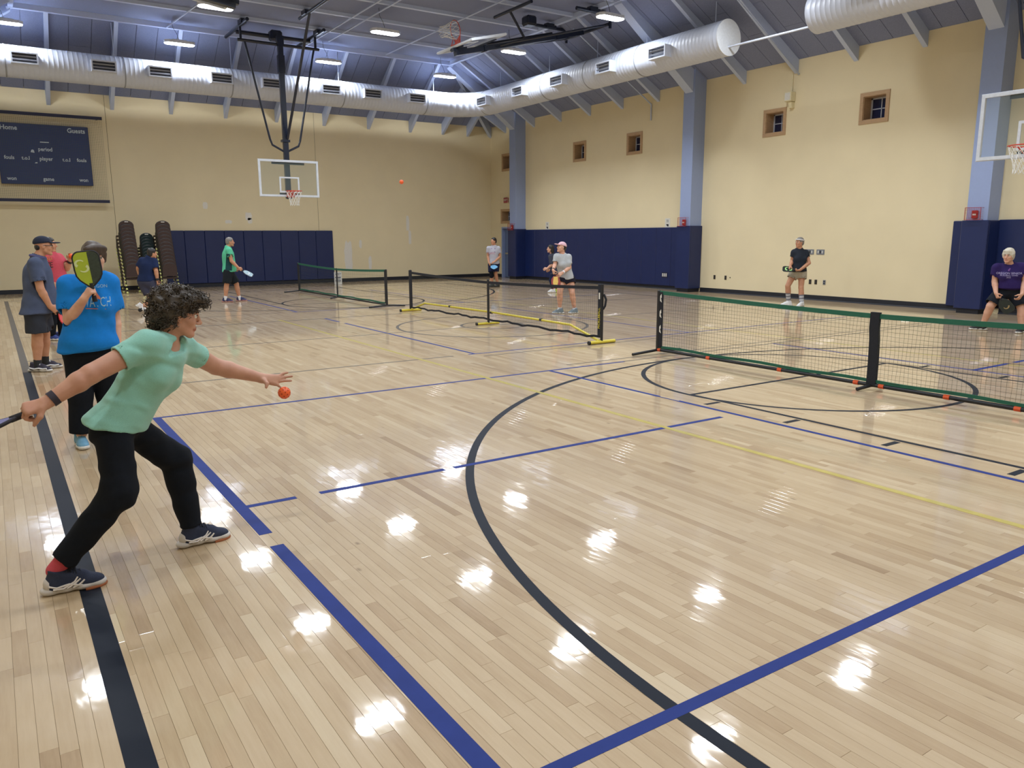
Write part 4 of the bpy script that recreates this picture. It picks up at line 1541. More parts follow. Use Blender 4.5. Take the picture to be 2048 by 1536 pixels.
class SDF:
    """A list of shapes blended by a smooth minimum; shapes can be cut by planes or subtracted."""

    def __init__(self):
        self.ops = []
        self.warp = None

    def rc(self, a, b, ra, rb, k=.02, cuts=(), sub=False, flat=None):
        a, b = V3(a), V3(b)
        r = max(ra, rb)
        if flat is not None:
            r *= max(1.0, flat[1])
        lo, hi = np.minimum(a, b) - r, np.maximum(a, b) + r
        ba = b - a
        l2 = max(1e-9, float(ba @ ba))

        def f(P):
            pa = P - a
            h = np.clip((pa @ ba) / l2, 0, 1)
            q = pa - h[:, None] * ba
            if flat is not None:
                ax, fac = flat
                q = q + (q @ ax)[:, None] * ax * (1.0 / fac - 1.0)
                return (np.sqrt((q * q).sum(1)) - (ra + (rb - ra) * h)) * min(1.0, fac)
            return np.sqrt((q * q).sum(1)) - (ra + (rb - ra) * h)
        self.ops.append((f, lo, hi, k, list(cuts), sub))
        return self

    def el(self, c, r, R=None, k=.02, cuts=(), sub=False):
        c, r = V3(c), np.asarray(r, float)
        R = np.eye(3) if R is None else np.asarray(R, float)      # columns are the axes
        ext = np.sqrt(((R * r) ** 2).sum(1))

        def f(P):
            q = (P - c) @ R
            u = q / r
            k0 = np.sqrt((u * u).sum(1))
            w = q / (r * r)
            k1 = np.sqrt((w * w).sum(1)) + 1e-9
            return k0 * (k0 - 1.0) / k1
        self.ops.append((f, c - ext, c + ext, k, list(cuts), sub))
        return self

    def chain(self, pts, rs, k=.01, **kw):
        for i in range(len(pts) - 1):
            self.rc(pts[i], pts[i + 1], rs[i], rs[i + 1], k, **kw)
        return self

    def bounds(self):
        lo = np.min([o[1] for o in self.ops if not o[5]], axis=0)
        hi = np.max([o[2] for o in self.ops if not o[5]], axis=0)
        return lo, hi

    def eval(self, P, margin):
        D = np.full(len(P), 0.25)
        for f, lo, hi, k, cuts, sub in self.ops:
            m = margin + k
            idx = np.nonzero(((P > lo - m) & (P < hi + m)).all(1))[0]
            if len(idx) == 0:
                continue
            Q = P[idx]
            d = f(Q)
            for (p, n) in cuts:
                d = np.maximum(d, (Q - p) @ n)
            o = D[idx]
            if sub:
                h = np.clip(.5 - .5 * (o + d) / k, 0, 1)
                D[idx] = o + (-d - o) * h + k * h * (1 - h)
            else:
                h = np.clip(.5 + .5 * (o - d) / k, 0, 1)
                D[idx] = o + (d - o) * h - k * h * (1 - h)
        if self.warp is not None:
            D = D + self.warp(P)
        return D

    def mesh(self, h):
        lo, hi = self.bounds()
        pad = 3 * h + .012
        lo, hi = lo - pad, hi + pad
        C = 4
        n = (np.ceil((hi - lo) / (h * C)).astype(int) + 1)
        gc = np.stack(np.meshgrid(*[np.arange(k) for k in n], indexing='ij'), -1).reshape(-1, 3)
        Pc = lo + gc * (h * C)
        Dc = self.eval(Pc, h * C * 2.2)
        Dc3 = Dc.reshape(n)
        nf = (n - 1) * C + 1
        D = np.repeat(np.repeat(np.repeat(Dc3[:-1, :-1, :-1], C, 0), C, 1), C, 2)
        D = np.pad(D, ((0, 1), (0, 1), (0, 1)), mode='edge').astype(np.float32)
        # refine the coarse cells near the surface
        th = h * C * 1.9
        act = np.zeros(n - 1, bool)
        mn = np.full(n - 1, 1e9)
        for dx in (0, 1):
            for dy in (0, 1):
                for dz in (0, 1):
                    c = Dc3[dx:n[0] - 1 + dx, dy:n[1] - 1 + dy, dz:n[2] - 1 + dz]
                    mn = np.minimum(mn, np.abs(c))
        act = mn < th
        cells = np.argwhere(act)
        if len(cells) == 0:
            return None
        offs = np.stack(np.meshgrid(*[np.arange(C + 1)] * 3, indexing='ij'), -1).reshape(-1, 3)
        I = (cells[:, None, :] * C + offs[None]).reshape(-1, 3)
        key = (I[:, 0] * nf[1] + I[:, 1]) * nf[2] + I[:, 2]
        key = np.unique(key)
        I = np.stack([key // (nf[1] * nf[2]), (key // nf[2]) % nf[1], key % nf[2]], 1)
        D[I[:, 0], I[:, 1], I[:, 2]] = self.eval(lo + I * h, h * 5)
        S = D < 0
        cnt = np.zeros(np.array(S.shape) - 1, np.int8)
        for dx in (0, 1):
            for dy in (0, 1):
                for dz in (0, 1):
                    cnt += S[dx:S.shape[0] - 1 + dx, dy:S.shape[1] - 1 + dy, dz:S.shape[2] - 1 + dz]
        mixed = (cnt > 0) & (cnt < 8)
        cl = np.argwhere(mixed)
        vid = np.full(mixed.shape, -1, np.int64)
        vid[cl[:, 0], cl[:, 1], cl[:, 2]] = np.arange(len(cl))
        acc = np.zeros((len(cl), 3))
        num = np.zeros(len(cl))
        cor = [(0, 0, 0), (1, 0, 0), (0, 1, 0), (1, 1, 0), (0, 0, 1), (1, 0, 1), (0, 1, 1), (1, 1, 1)]
        vals = [D[cl[:, 0] + c[0], cl[:, 1] + c[1], cl[:, 2] + c[2]] for c in cor]
        for a, b in ((0, 1), (2, 3), (4, 5), (6, 7), (0, 2), (1, 3), (4, 6), (5, 7), (0, 4), (1, 5), (2, 6), (3, 7)):
            va, vb = vals[a], vals[b]
            m = (va < 0) != (vb < 0)
            t = np.where(m, va / np.where(m, va - vb, 1), 0)
            ca, cb = np.array(cor[a], float), np.array(cor[b], float)
            p = ca + t[:, None] * (cb - ca)
            acc += np.where(m[:, None], p, 0)
            num += m
        verts = lo + (cl + acc / num[:, None]) * h
        quads = []
        for ax in range(3):
            b, c = [(1, 2), (2, 0), (0, 1)][ax]
            sl0 = [slice(None)] * 3
            sl1 = [slice(None)] * 3
            sl0[ax] = slice(0, -1)
            sl1[ax] = slice(1, None)
            s0, s1 = S[tuple(sl0)], S[tuple(sl1)]
            e = np.argwhere(s0 != s1)
            e = e[(e[:, b] > 0) & (e[:, c] > 0) & (e[:, b] < S.shape[b] - 1) & (e[:, c] < S.shape[c] - 1)]
            ins = s0[e[:, 0], e[:, 1], e[:, 2]]

            def cell(db, dc):
                q = e.copy()
                q[:, b] += db
                q[:, c] += dc
                return vid[q[:, 0], q[:, 1], q[:, 2]]
            q = np.stack([cell(-1, -1), cell(0, -1), cell(0, 0), cell(-1, 0)], 1)
            q = np.where(ins[:, None], q, q[:, ::-1])
            q = q[(q >= 0).all(1)]
            quads.append(q)
        quads = np.concatenate(quads)
        # keep the largest connected piece only (one continuous surface)
        lab = np.arange(len(verts))
        for _ in range(200):
            m = lab[quads].min(1)
            new = lab.copy()
            for k in range(4):
                np.minimum.at(new, quads[:, k], m)
            new = new[new]
            if (new == lab).all():
                break
            lab = new
        u, c = np.unique(lab, return_counts=True)
        keep = lab == u[np.argmax(c)]
        remap = np.cumsum(keep) - 1
        quads = remap[quads[keep[quads[:, 0]]]]
        return verts[keep], quads

    def build(self, name, material, parent, h, origin, smooth_it=1):
        r = self.mesh(h)
        if r is None:
            return None
        v, q = r
        # one light smoothing pass along the mesh
        for _ in range(smooth_it):
            s = np.zeros_like(v)
            n = np.zeros(len(v))
            for a, b in ((0, 1), (1, 2), (2, 3), (3, 0)):
                np.add.at(s, q[:, a], v[q[:, b]])
                np.add.at(n, q[:, a], 1)
                np.add.at(s, q[:, b], v[q[:, a]])
                np.add.at(n, q[:, b], 1)
            v = v * .5 + .5 * s / np.maximum(n, 1)[:, None]
        v = v - np.array(origin)
        me = bpy.data.meshes.new(name)
        me.vertices.add(len(v))
        me.vertices.foreach_set('co', v.astype(np.float32).ravel())
        me.loops.add(len(q) * 4)
        me.loops.foreach_set('vertex_index', q.astype(np.int32).ravel())
        me.polygons.add(len(q))
        me.polygons.foreach_set('loop_start', np.arange(0, len(q) * 4, 4, dtype=np.int32))
        me.polygons.foreach_set('loop_total', np.full(len(q), 4, np.int32))
        me.polygons.foreach_set('use_smooth', np.ones(len(q), bool))
        me.update(calc_edges=True)
        if material is not None:
            me.materials.append(material)
        return obj(name, me, parent)


def wrinkles(amp, freq, seed, axis=(0, 0, 1), stretch=3.0):
    """folds: warped sines, finer across the axis"""
    rs = np.random.RandomState(seed)
    K = rs.normal(size=(5, 3))
    ax = unit(axis)
    K = K - (K @ ax)[:, None] * ax * (1 - 1 / stretch)
    K = K / np.linalg.norm(K, axis=1)[:, None] * freq * rs.uniform(.6, 1.5, 5)[:, None]
    ph = rs.uniform(0, 6.28, 5)
    W = rs.normal(size=(3, 3)) * freq * .35

    def f(P):
        Q = P + .018 * np.sin(P @ W)
        s = np.zeros(len(P))
        for i in range(5):
            s += np.sin(Q @ K[i] + ph[i])
        return amp * s / 2.5
    return f


def rough_warp(amp, freq, seed):
    rs = np.random.RandomState(seed)
    K = rs.normal(size=(8, 3))
    K = K / np.linalg.norm(K, axis=1)[:, None] * freq * rs.uniform(.6, 1.6, 8)[:, None]
    ph = rs.uniform(0, 6.28, 8)

    def f(P):
        s = np.zeros(len(P))
        for i in range(8):
            s += np.sin(P @ K[i] + ph[i])
        return amp * s / 3.0
    return f


# ------------------------------------------------------------------ a person
def skin_material(name, rgb, lip=(168, 92, 84)):
    m = bpy.data.materials.new(name)
    m.use_nodes = True
    nt = m.node_tree
    N, L = nt.nodes, nt.links
    b = N['Principled BSDF']
    b.inputs['Roughness'].default_value = 0.5
    b.inputs['Specular IOR Level'].default_value = 0.4
    b.inputs['Subsurface Weight'].default_value = 0.08
    b.inputs['Subsurface Radius'].default_value = (0.012, 0.005, 0.003)
    n = N.new('ShaderNodeTexNoise')
    n.inputs['Scale'].default_value = 14
    n.inputs['Detail'].default_value = 5
    tc = N.new('ShaderNodeTexCoord')
    L.new(tc.outputs['Object'], n.inputs['Vector'])
    r = N.new('ShaderNodeValToRGB')
    c = lin(rgb)
    r.color_ramp.elements[0].position = .3
    r.color_ramp.elements[1].position = .75
    r.color_ramp.elements[0].color = (c[0] * .9, c[1] * .82, c[2] * .80, 1)
    r.color_ramp.elements[1].color = (min(1, c[0] * 1.06), min(1, c[1] * 1.06), min(1, c[2] * 1.06), 1)
    L.new(n.outputs['Fac'], r.inputs['Fac'])
    at = N.new('ShaderNodeAttribute')
    at.attribute_name = 'lip'
    mx = N.new('ShaderNodeMix')
    mx.data_type = 'RGBA'
    L.new(at.outputs['Fac'], mx.inputs[0])
    L.new(r.outputs['Color'], mx.inputs[6])
    mx.inputs[7].default_value = lin(lip) + (1,)
    L.new(mx.outputs[2], b.inputs['Base Color'])
    return m


SKIN_A = skin_material('skin_fair', (192, 146, 124))
SKIN_B = skin_material('skin_light', (212, 166, 142))
SKIN_C = skin_material('skin_tan', (196, 146, 116))
M_EYE = mat('eye_white', (226, 222, 214), rough=0.25)
M_IRIS = mat('eye_iris', (48, 38, 30), rough=0.2)
CAMP = np.array([0, 0, CAM_H])


class Person:
    def __init__(self, label, root, skin, h=.012, head=1.0, name='person'):
        self.o = thing(name, label, 'person', (root[0], root[1], 0))
        self.root = np.array([root[0], root[1], 0.0])
        v = np.array([root[0], root[1], 0.0])
        self.v = unit(v)                                  # away from the camera, level
        self.r = np.array([self.v[1], -self.v[0], 0.0])   # to the right in the picture, level
        self.u = np.array([0, 0, 1.0])
        self.skin, self.h, self.hs = skin, h, head
        self.J = {}

    def dir(self, right, away, up=0.0):
        return unit(self.r * right + self.v * away + self.u * up)

    def pt(self, px, py, d=0.0):
        q = V3(ray(px, py))
        t = ((self.root - CAMP) @ self.v + d) / (q @ self.v)
        return CAMP + q * t

    def pose(self, **kw):
        for k, p in kw.items():
            self.J[k] = self.pt(*p)
        J = self.J
        J['hipc'] = (J['hipL'] + J['hipR']) / 2
        J['shc'] = (J['shL'] + J['shR']) / 2
        return self

    def foot_at(self, side, px, d, right, away, lift=0.0, length=.27, pitch=0.0):
        """a shoe whose middle stands under picture column px at depth d"""
        # find the point on the floor in that column
        lo, hi = 400.0, 1600.0
        q = self.pt(px, 800, d)
        # z falls with py: bisect
        for _ in range(40):
            m = (lo + hi) / 2
            if self.pt(px, m, d)[2] > 0:
                lo = m
            else:
                hi = m
        c = self.pt(px, lo, d)
        c[2] = lift
        self.J['foot' + side] = c
        self.J['fdir' + side] = unit(self.r * right + self.v * away)
        self.J['flen' + side] = length
        self.J['fpitch' + side] = pitch
        return c

    # ---- torso frames
    def frames(self):
        J = self.J
        up = unit(J['shc'] - J['hipc'])
        rh = unit(J['hipR'] - J['hipL'])
        rs = unit(J['shR'] - J['shL'])
        out = []
        for t in np.linspace(0, 1, 5):
            r = unit(rh * (1 - t) + rs * t)
            r = unit(r - up * (r @ up))
            f = np.cross(up, r)
            out.append((t, J['hipc'] * (1 - t) + J['shc'] * t, r, f, up))
        return out

    def torso(self, S, grow=0.0, W=1.0, Dp=1.0, bust=0.0, belly=0.0, low=0.0, k=.05, spine=0.0, cuts=(), butt=0.0, hipw=1.0):
        """elliptic sections blended along the spine; spine > 0 rounds the back"""
        J = self.J
        L = np.linalg.norm(J['shc'] - J['hipc'])
        F = self.frames()

        def at(t):
            t2 = min(1, max(0, t))
            i = min(3, int(t2 * 4))
            a, b = F[i], F[i + 1]
            w = t2 * 4 - i
            r = unit(a[2] * (1 - w) + b[2] * w)
            up = a[4]
            r = unit(r - up * (r @ up))
            f = np.cross(up, r)
            c = J['hipc'] * (1 - t) + J['shc'] * t - f * spine * math.sin(PI * t2)
            return c, np.stack([r, f, up], 1), f, r, up
        secs = [(-.06, .155, .115, .13), (.16, .150, .112, .13), (.38, .138, .102, .13), (.60, .148, .108, .13), (.80, .152, .106, .12)]
        if low > 0:
            secs.insert(0, (-.06 - low, .165 * hipw, .125, .12))
            secs.insert(1, (-.06 - low * .5, .165 * hipw, .125, .12))
            secs[2] = (-.06, .155 * hipw, .115, .13)
            secs[3] = (.16, .150 * (1 + (hipw - 1) * .6), .112, .13)
        for (t, w, d, hh) in secs:
            c, R, f, r, up = at(t)
            b = belly * math.exp(-((t - .25) / .28) ** 2)
            S.el(c + f * b * .5, (w * W + grow, d * Dp + grow + b * .5, hh * max(.9, L / .5) + grow * .5), R, k, cuts)
        c, R, f, r, up = at(.97)
        S.rc(J['shL'] * .86 + c * .14, J['shR'] * .86 + c * .14, .058 + grow, .058 + grow, k, cuts)
        c2, R2, f2, r2, up2 = at(.90)
        S.rc(J['neck'], c2, .060 + grow, .085 + grow, k, cuts)
        if bust:
            c, R, f, r, up = at(.68)
            for s in (-1, 1):
                S.el(c + f * (.085 * Dp) + r * s * .068 * W, (.062 + grow * .6, bust + grow, .062 + grow * .6), R, .035, cuts)
        if butt:
            c, R, f, r, up = at(-.12)
            for s in (-1, 1):
                S.el(c - f * .05 + r * s * .07 * W, (.09 + grow, butt + grow, .10 + grow), R, .04, cuts)
        return at

    def head_frame(self, fwd, up=None):
        f = unit(fwd)
        u = np.array([0, 0, 1.0]) if up is None else unit(up)
        u = unit(u - f * (u @ f))
        r = np.cross(f, u)
        self.hf = (f, u, r)

    def hp(self, r, f, u):
        F, U, R = self.hf
        s = self.hs
        return self.J['head'] + R * (r * s) + F * (f * s) + U * (u * s)

    def head(self, S, fine=True):
        F, U, R = self.hf
        B = np.stack([R, F, U], 1)
        s = self.hs
        k = .012 * s
        E_ = lambda c, r, kk=k, sub=False: S.el(self.hp(*c), np.array(r) * s, B, kk, (), sub)
        E_((0, -.014, .028), (.073, .092, .085), .02)
        E_((0, .026, -.028), (.058, .062, .082), .025)
        for sg in (-1, 1):
            S.rc(self.hp(sg * .048, .002, -.058), self.hp(sg * .014, .064, -.102), .020 * s, .018 * s, .02)
            E_((sg * .040, .054, -.030), (.022, .022, .022), .02)
            E_((sg * .073, -.006, -.012), (.009, .019, .031), .006)
        E_((0, .070, -.100), (.019, .017, .016), .014)
        S.rc(self.hp(-.028, .080, .020), self.hp(.028, .080, .020), .0115 * s, .0115 * s, .012)
        if fine:
            for sg in (-1, 1):
                E_((sg * .031, .094, -.002), (.016, .013, .010), .008, True)
        S.rc(self.hp(0, .088, .008), self.hp(0, .1085, -.034), .0075 * s, .0115 * s, .008)
        for sg in (-1, 1):
            E_((sg * .010, .098, -.040), (.0085, .010, .0075), .006)
        S.rc(self.hp(-.016, .083, -.0655), self.hp(.016, .083, -.0655), .0070 * s, .0070 * s, .006)
        E_((0, .0885, -.0645), (.013, .007, .0065), .006)
        E_((0, .0865, -.0755), (.016, .0075, .0065), .006)
        if fine:
            S.rc(self.hp(-.022, .0945, -.0703), self.hp(.022, .0945, -.0703), .0022 * s, .0022 * s, .003, sub=True)
        nb = self.hp(0, -.030, -.05)
        S.rc(self.J['neck'], nb, .056 * s, .050 * s, .03)

    def lips_attr(self, o):
        """mark the lips on the finished skin mesh"""
        me = o.data
        v = np.zeros(len(me.vertices) * 3, np.float32)
        me.vertices.foreach_get('co', v)
        v = v.reshape(-1, 3) + self.root
        F, U, R = self.hf
        q = (v - self.J['head']) / self.hs
        x, y, z = q @ R, q @ F, q @ U
        d = np.sqrt((x / .021) ** 2 + ((z + .0700) / .0120) ** 2)
        w = np.clip((1.15 - d) / .3, 0, 1) * (y > .07) * .75
        a = me.attributes.new('lip', 'FLOAT', 'POINT')
        a.data.foreach_set('value', w.astype(np.float32))

    def eyes(self, brow_mat, closed=False):
        for sg in (-1, 1):
            c = self.hp(sg * .031, .0750, -.002) - self.root
            mb = MB().sphere(Vector(c), .0118 * self.hs, 14, 10)
            e = mb.build('eye', M_EYE, self.o, smooth=180)
            F, U, R = self.hf
            ci = self.hp(sg * .031, .0820, -.0030) - self.root
            MB().sphere(Vector(ci), .0064 * self.hs, 10, 8).build('iris', M_IRIS, e, smooth=180)
            lash = [self.hp(sg * x, y, z) - self.root for x, y, z in ((.021, .0850, .0035), (.031, .0885, .0052), (.043, .0800, .0022))]
            MB().tube([Vector(p) for p in lash], [.0012, .0019, .0012], 6).build('eyelashes', brow_mat, e, smooth=180)
            pts = [self.hp(sg * x, y, z) - self.root for x, y, z in ((.014, .0925, .018), (.030, .0915, .0235), (.047, .076, .0185))]
            MB().tube([Vector(p) for p in pts], [.003, .0036, .002], 6).build('eyebrow', brow_mat, self.o, smooth=180)

    def arm(self, S, side, r=(.050, .040, .040, .028), k=.02):
        J = self.J
        S.rc(J['sh' + side], J['el' + side], r[0], r[1], k)
        e, w = J['el' + side], J['wr' + side]
        m = e * .72 + w * .28
        S.rc(e, m, r[1] * .98, r[2] * 1.04, .012)
        S.rc(m, w, r[2] * 1.02, r[3], .012)

    def hand(self, S, side, d, n, curl=.3, spread=.25, size=1.0, thumb=1, r=.0088):
        """d: wrist-to-knuckle direction, n: palm normal (towards the palm side), thumb +1/-1 picks the thumb's side"""
        d = unit(d)
        n = unit(np.asarray(n, float) - d * (np.asarray(n, float) @ d))
        t = np.cross(d, n) * thumb
        w = self.J['wr' + side]
        s = size
        for a in (-.030, -.010, .011, .030):
            S.rc(w + t * a * .55 * s + d * .012, w + d * (.088 - abs(a - .005) * .25) * s + t * a * s, .0155 * s, .0125 * s, .016, flat=None)
        lens = [.072, .080, .074, .058]
        for i, a in enumerate((.030, .010, -.011, -.031)):
            b = w + d * (.088 - abs(a - .005) * .25) * s + t * a * s
            out = unit(d + t * (a / .03) * spread)
            L = lens[i] * s
            p = [b]
            ang = 0
            for j, (fr, bend) in enumerate(((.45, .9), (.32, 1.1), (.23, .8))):
                ang += curl * bend
                dd = out * math.cos(ang) + n * math.sin(ang)
                p.append(p[-1] + dd * L * fr)
            S.chain(p, [r * 1.08 * s, r * s, r * .92 * s, r * .80 * s], .004)
        b = w + d * .022 * s + t * .024 * s
        th = unit(d * .62 + t * .75 + n * (.25 + curl * .35))
        p1 = b + th * .040 * s
        th2 = unit(d * (.85) + t * (.45 - curl * .45) + n * (.25 + curl * .65))
        p2 = p1 + th2 * .032 * s
        p3 = p2 + unit(th2 + n * curl * .4) * .024 * s
        S.chain([b, p1, p2, p3], [.0165 * s, .0130 * s, .0108 * s, .0090 * s], .008)

    def leg(self, S, side, r=(.082, .056, .056, .040), k=.02, calf=.012):
        J = self.J
        S.rc(J['hip' + side], J['kn' + side], r[0], r[1], k)
        kn, an = J['kn' + side], J['an' + side]
        S.rc(kn, kn * .65 + an * .35, r[1], r[2], .015)
        S.rc(kn * .65 + an * .35, an, r[2], r[3], .015)
        if calf:
            f = J.get('fdir' + side, self.v)
            c = kn * .70 + an * .30 - f * .022
            ax = unit(an - kn)
            S.rc(c - ax * .06, c + ax * .07, .040, .030, .03)

    def shoe(self, side, upper, sole, h=None, lace=None, w=1.0, stripes=None, toe=None, heel=None, gum=None, label=None):
        J = self.J
        c, f = J['foot' + side], J['fdir' + side]
        L = J['flen' + side]
        u0 = np.array([0, 0, 1.0])
        a = J['fpitch' + side]
        r = np.cross(f, u0)
        F = f * math.cos(a) - u0 * math.sin(a)
        U = np.cross(r, F)
        h = h or self.h * .6
        P = lambda x, y, z: c + r * (x * w) + F * (y * L) + U * z
        fr = np.stack([r, F, U], 1)
        cut0 = [(P(0, 0, .0), -U)]
        S = SDF()
        for (y, x, rr) in ((-.40, .0, .036), (-.15, .0, .037), (.12, .004, .044), (.33, .002, .040)):
            S.el(P(x, y, .021), (rr * w + .004, .17 * L, .0235), fr, .02, cut0)
        so = S.build('sole', sole, None, h, self.root)
        S = SDF()
        cut1 = [(P(0, 0, .022), -U)]
        S.el(P(0, -.36, .045), (.036 * w, .13 * L, .045), fr, .02, cut1)
        S.el(P(0, -.12, .045), (.036 * w, .20 * L, .045), fr, .02, cut1)
        S.el(P(.002, .14, .036), (.043 * w, .22 * L, .040), fr, .025, cut1)
        S.el(P(.002, .33, .030), (.038 * w, .14 * L, .030), fr, .02, cut1)
        S.rc(P(0, -.30, .05), P(0, -.28, .118), .039 * w, .037 * w, .02, [(P(0, -.28, .116), unit(U + F * .3))])
        S.rc(P(0, -.20, .092), P(0, .12, .066), .031 * w, .028 * w, .02)
        S.el(P(0, -.28, .138), (.028 * w, .034, .03), fr, .006, (), True)
        sh = S.build('shoe', upper, self.o, h, self.root)
        if so is not None:
            so.parent = sh
        if label and sh is not None:
            sh['label'] = label
        if lace is not None:
            mb = MB()
            for i in range(4):
                y = -.10 + .075 * i
                z = .116 - .0125 * i
                mb.tube([Vector(P(-.026, y, z - .012) - self.root), Vector(P(-.008, y + .02, z + .004) - self.root), Vector(P(.010, y + .035, z + .004) - self.root), Vector(P(.026, y + .05, z - .016) - self.root)], .0042, 6)
                mb.tube([Vector(P(.026, y, z - .012) - self.root), Vector(P(.008, y + .02, z + .006) - self.root), Vector(P(-.010, y + .035, z + .005) - self.root), Vector(P(-.026, y + .05, z - .016) - self.root)], .0042, 6)
            ob = mb.build('laces', lace, sh, smooth=60)
            ob['kind'] = 'stuff'
        self._shoeP = P
        return sh

    def conform(self, me, shirt, direction, lift=.002):
        """drop a flat mesh (world space) along direction onto the cloth"""
        from mathutils.bvhtree import BVHTree
        bv = BVHTree.FromPolygons([tuple(v.co) for v in shirt.data.vertices], [tuple(p.vertices) for p in shirt.data.polygons])
        d = Vector(direction)
        for v in me.vertices:
            hit = bv.ray_cast(v.co - d * .6, d)
            if hit[0] is not None:
                v.co = hit[0] - d * lift
        return me


def outline_mesh(mb, P0, ex, ey, ez, outline, z0, z1):
    n = len(outline)
    vs = [Vector(P0 + ex * x + ey * y + ez * z0) for x, y in outline] + [Vector(P0 + ex * x + ey * y + ez * z1) for x, y in outline]
    fs = [tuple(reversed(range(n))), tuple(range(n, 2 * n))]
    for i in range(n):
        j = (i + 1) % n
        fs.append((i, j, n + j, n + i))
    mb.add(vs, fs)


def paddle(label, grip, axis, normal, face_m, edge_m, handle_m, half_m=None, logo=None, logo_m=None, name='paddle'):
    """grip: point on the handle inside the hand; axis: from handle towards the face; normal: out of the printed side"""
    a = unit(axis)
    n = unit(np.asarray(normal, float) - a * (np.asarray(normal, float) @ a))
    x = np.cross(a, n)
    g = V3(grip)
    t = thing(name, label, 'paddle', tuple(g))
    Z = np.zeros(3)
    W, H, c0 = .090, .262, .055            # half width, face height, where the face starts above the grip
    out = []
    # throat, sides and round top
    pts = [(.016, c0), (.038, c0 + .020), (.068, c0 + .050), (.085, c0 + .082), (W, c0 + .125), (W, c0 + .212)]
    for k in range(1, 9):
        b = PI / 2 * k / 9
        pts.append((W - .05 + .05 * math.cos(b), c0 + H - .05 + .05 * math.sin(b)))
    out = pts + [(-p[0], p[1]) for p in reversed(pts)]
    mb = MB()
    outline_mesh(mb, Z, x, a, n, [(p[0] * .965, (p[1] - c0 - H / 2) * .975 + c0 + H / 2) for p in out], -.0075, .0075)
    me = mb.mesh('face', face_m)
    fix_normals(me)
    fo = obj('face', me, t)
    if half_m is not None:
        hp_ = [(max(.012, p[0]) * .965, (p[1] - c0 - H / 2) * .975 + c0 + H / 2) for p in out if p[0] > -.02]
        hp_ = [q for q in hp_ if q[0] > .0121]
        hp_ = [(.012, c0 + .016)] + hp_ + [(.012, c0 + H - .006)]
        mb = MB()
        outline_mesh(mb, Z, x, a, n, hp_, -.0082, .0082)
        me = mb.mesh('dark_half', half_m)
        fix_normals(me)
        obj('dark_half', me, t)
    ring = [Vector(x * p[0] + a * p[1]) for p in out]
    MB().tube(ring, .0088, 6, closed=True).build('edge_guard', edge_m, t, smooth=60)
    MB().tube([Vector(a * -.07), Vector(a * -.065), Vector(a * -.02), Vector(a * .03), Vector(a * (c0 + .02))], [.0165, .0185, .0155, .0150, .0155], 10).build('handle', handle_m, t, smooth=50)
    if logo is not None:
        for poly in logo:
            for s in (1, -1):
                mb = MB()
                outline_mesh(mb, Z, x * s, a, n * s, [(px_, py_ + c0 + H / 2) for px_, py_ in poly], .0078, .0095)
                me = mb.mesh('logo', logo_m)
                fix_normals(me)
                obj('logo', me, t)
    return t


def swoosh(cx=0, cy=.0, s=1.0, flip=1, rot=0.0):
    """a curved hook, as half of a two-part S emblem"""
    o, i = [], []
    for k in range(13):
        b = math.radians(-20 + 200 * k / 12) + rot
        o.append((cx + s * .046 * math.cos(b), cy + s * .040 * math.sin(b)))
        i.append((cx + s * (.020 + .016 * (1 - k / 12)) * math.cos(b), cy + s * (.012 + .020 * (1 - k / 12)) * math.sin(b)))
    p = o + list(reversed(i))
    return [(flip * x, flip * y) for x, y in p]
# ------------------------------------------------------------------ garments
def shirt(P, m, grow=.018, W=1.0, Dp=1.0, bust=0.0, belly=0.0, low=.15, hem=None, sleeve=(.55, .55), sr=(.066, .072), neck_r=.066,
          vneck=None, warp=None, h=None, spine=0.0, name='shirt', k=.05, butt=0.0, hipw=1.15):
    J = P.J
    S = SDF()
    up = unit(J['shc'] - J['hipc'])
    if hem is None:
        hp, hn = J['hipc'] - up * .03, -up
    else:
        hp, hn = hem
    cuts = [(hp, hn)]
    at = P.torso(S, grow, W, Dp, bust, belly, low, k, spine, cuts, butt, hipw)
    for side, fr in zip('RL', sleeve):
        if fr <= 0:
            continue
        a, b = J['sh' + side], J['el' + side]
        d = unit(b - a)
        e = a + (b - a) * fr
        S.rc(a, e + d * .06, sr[0], sr[1] + .002, .035, [(e, d)])
        # hollow the sleeve's mouth around the arm
    for side, fr in zip('RL', sleeve):
        if fr > 0:
            a, b = J['sh' + side], J['el' + side]
            d = unit(b - a)
            e = a + (b - a) * fr
            S.rc(e - d * .022, e + d * .05, sr[1] - .010, sr[1] - .006, .004, sub=True)
    nk = unit(P.J['head'] - J['neck'])
    S.rc(J['neck'] + nk * .010, J['neck'] + nk * .12, neck_r, neck_r + .012, .012, sub=True)
    if vneck is not None:
        f_ = at(.95)[2]
        S.rc(J['neck'] + f_ * .085 + nk * .05, vneck, .046, .010, .010, sub=True)
    S.warp = warp
    return S.build(name, m, P.o, h or P.h, P.root)


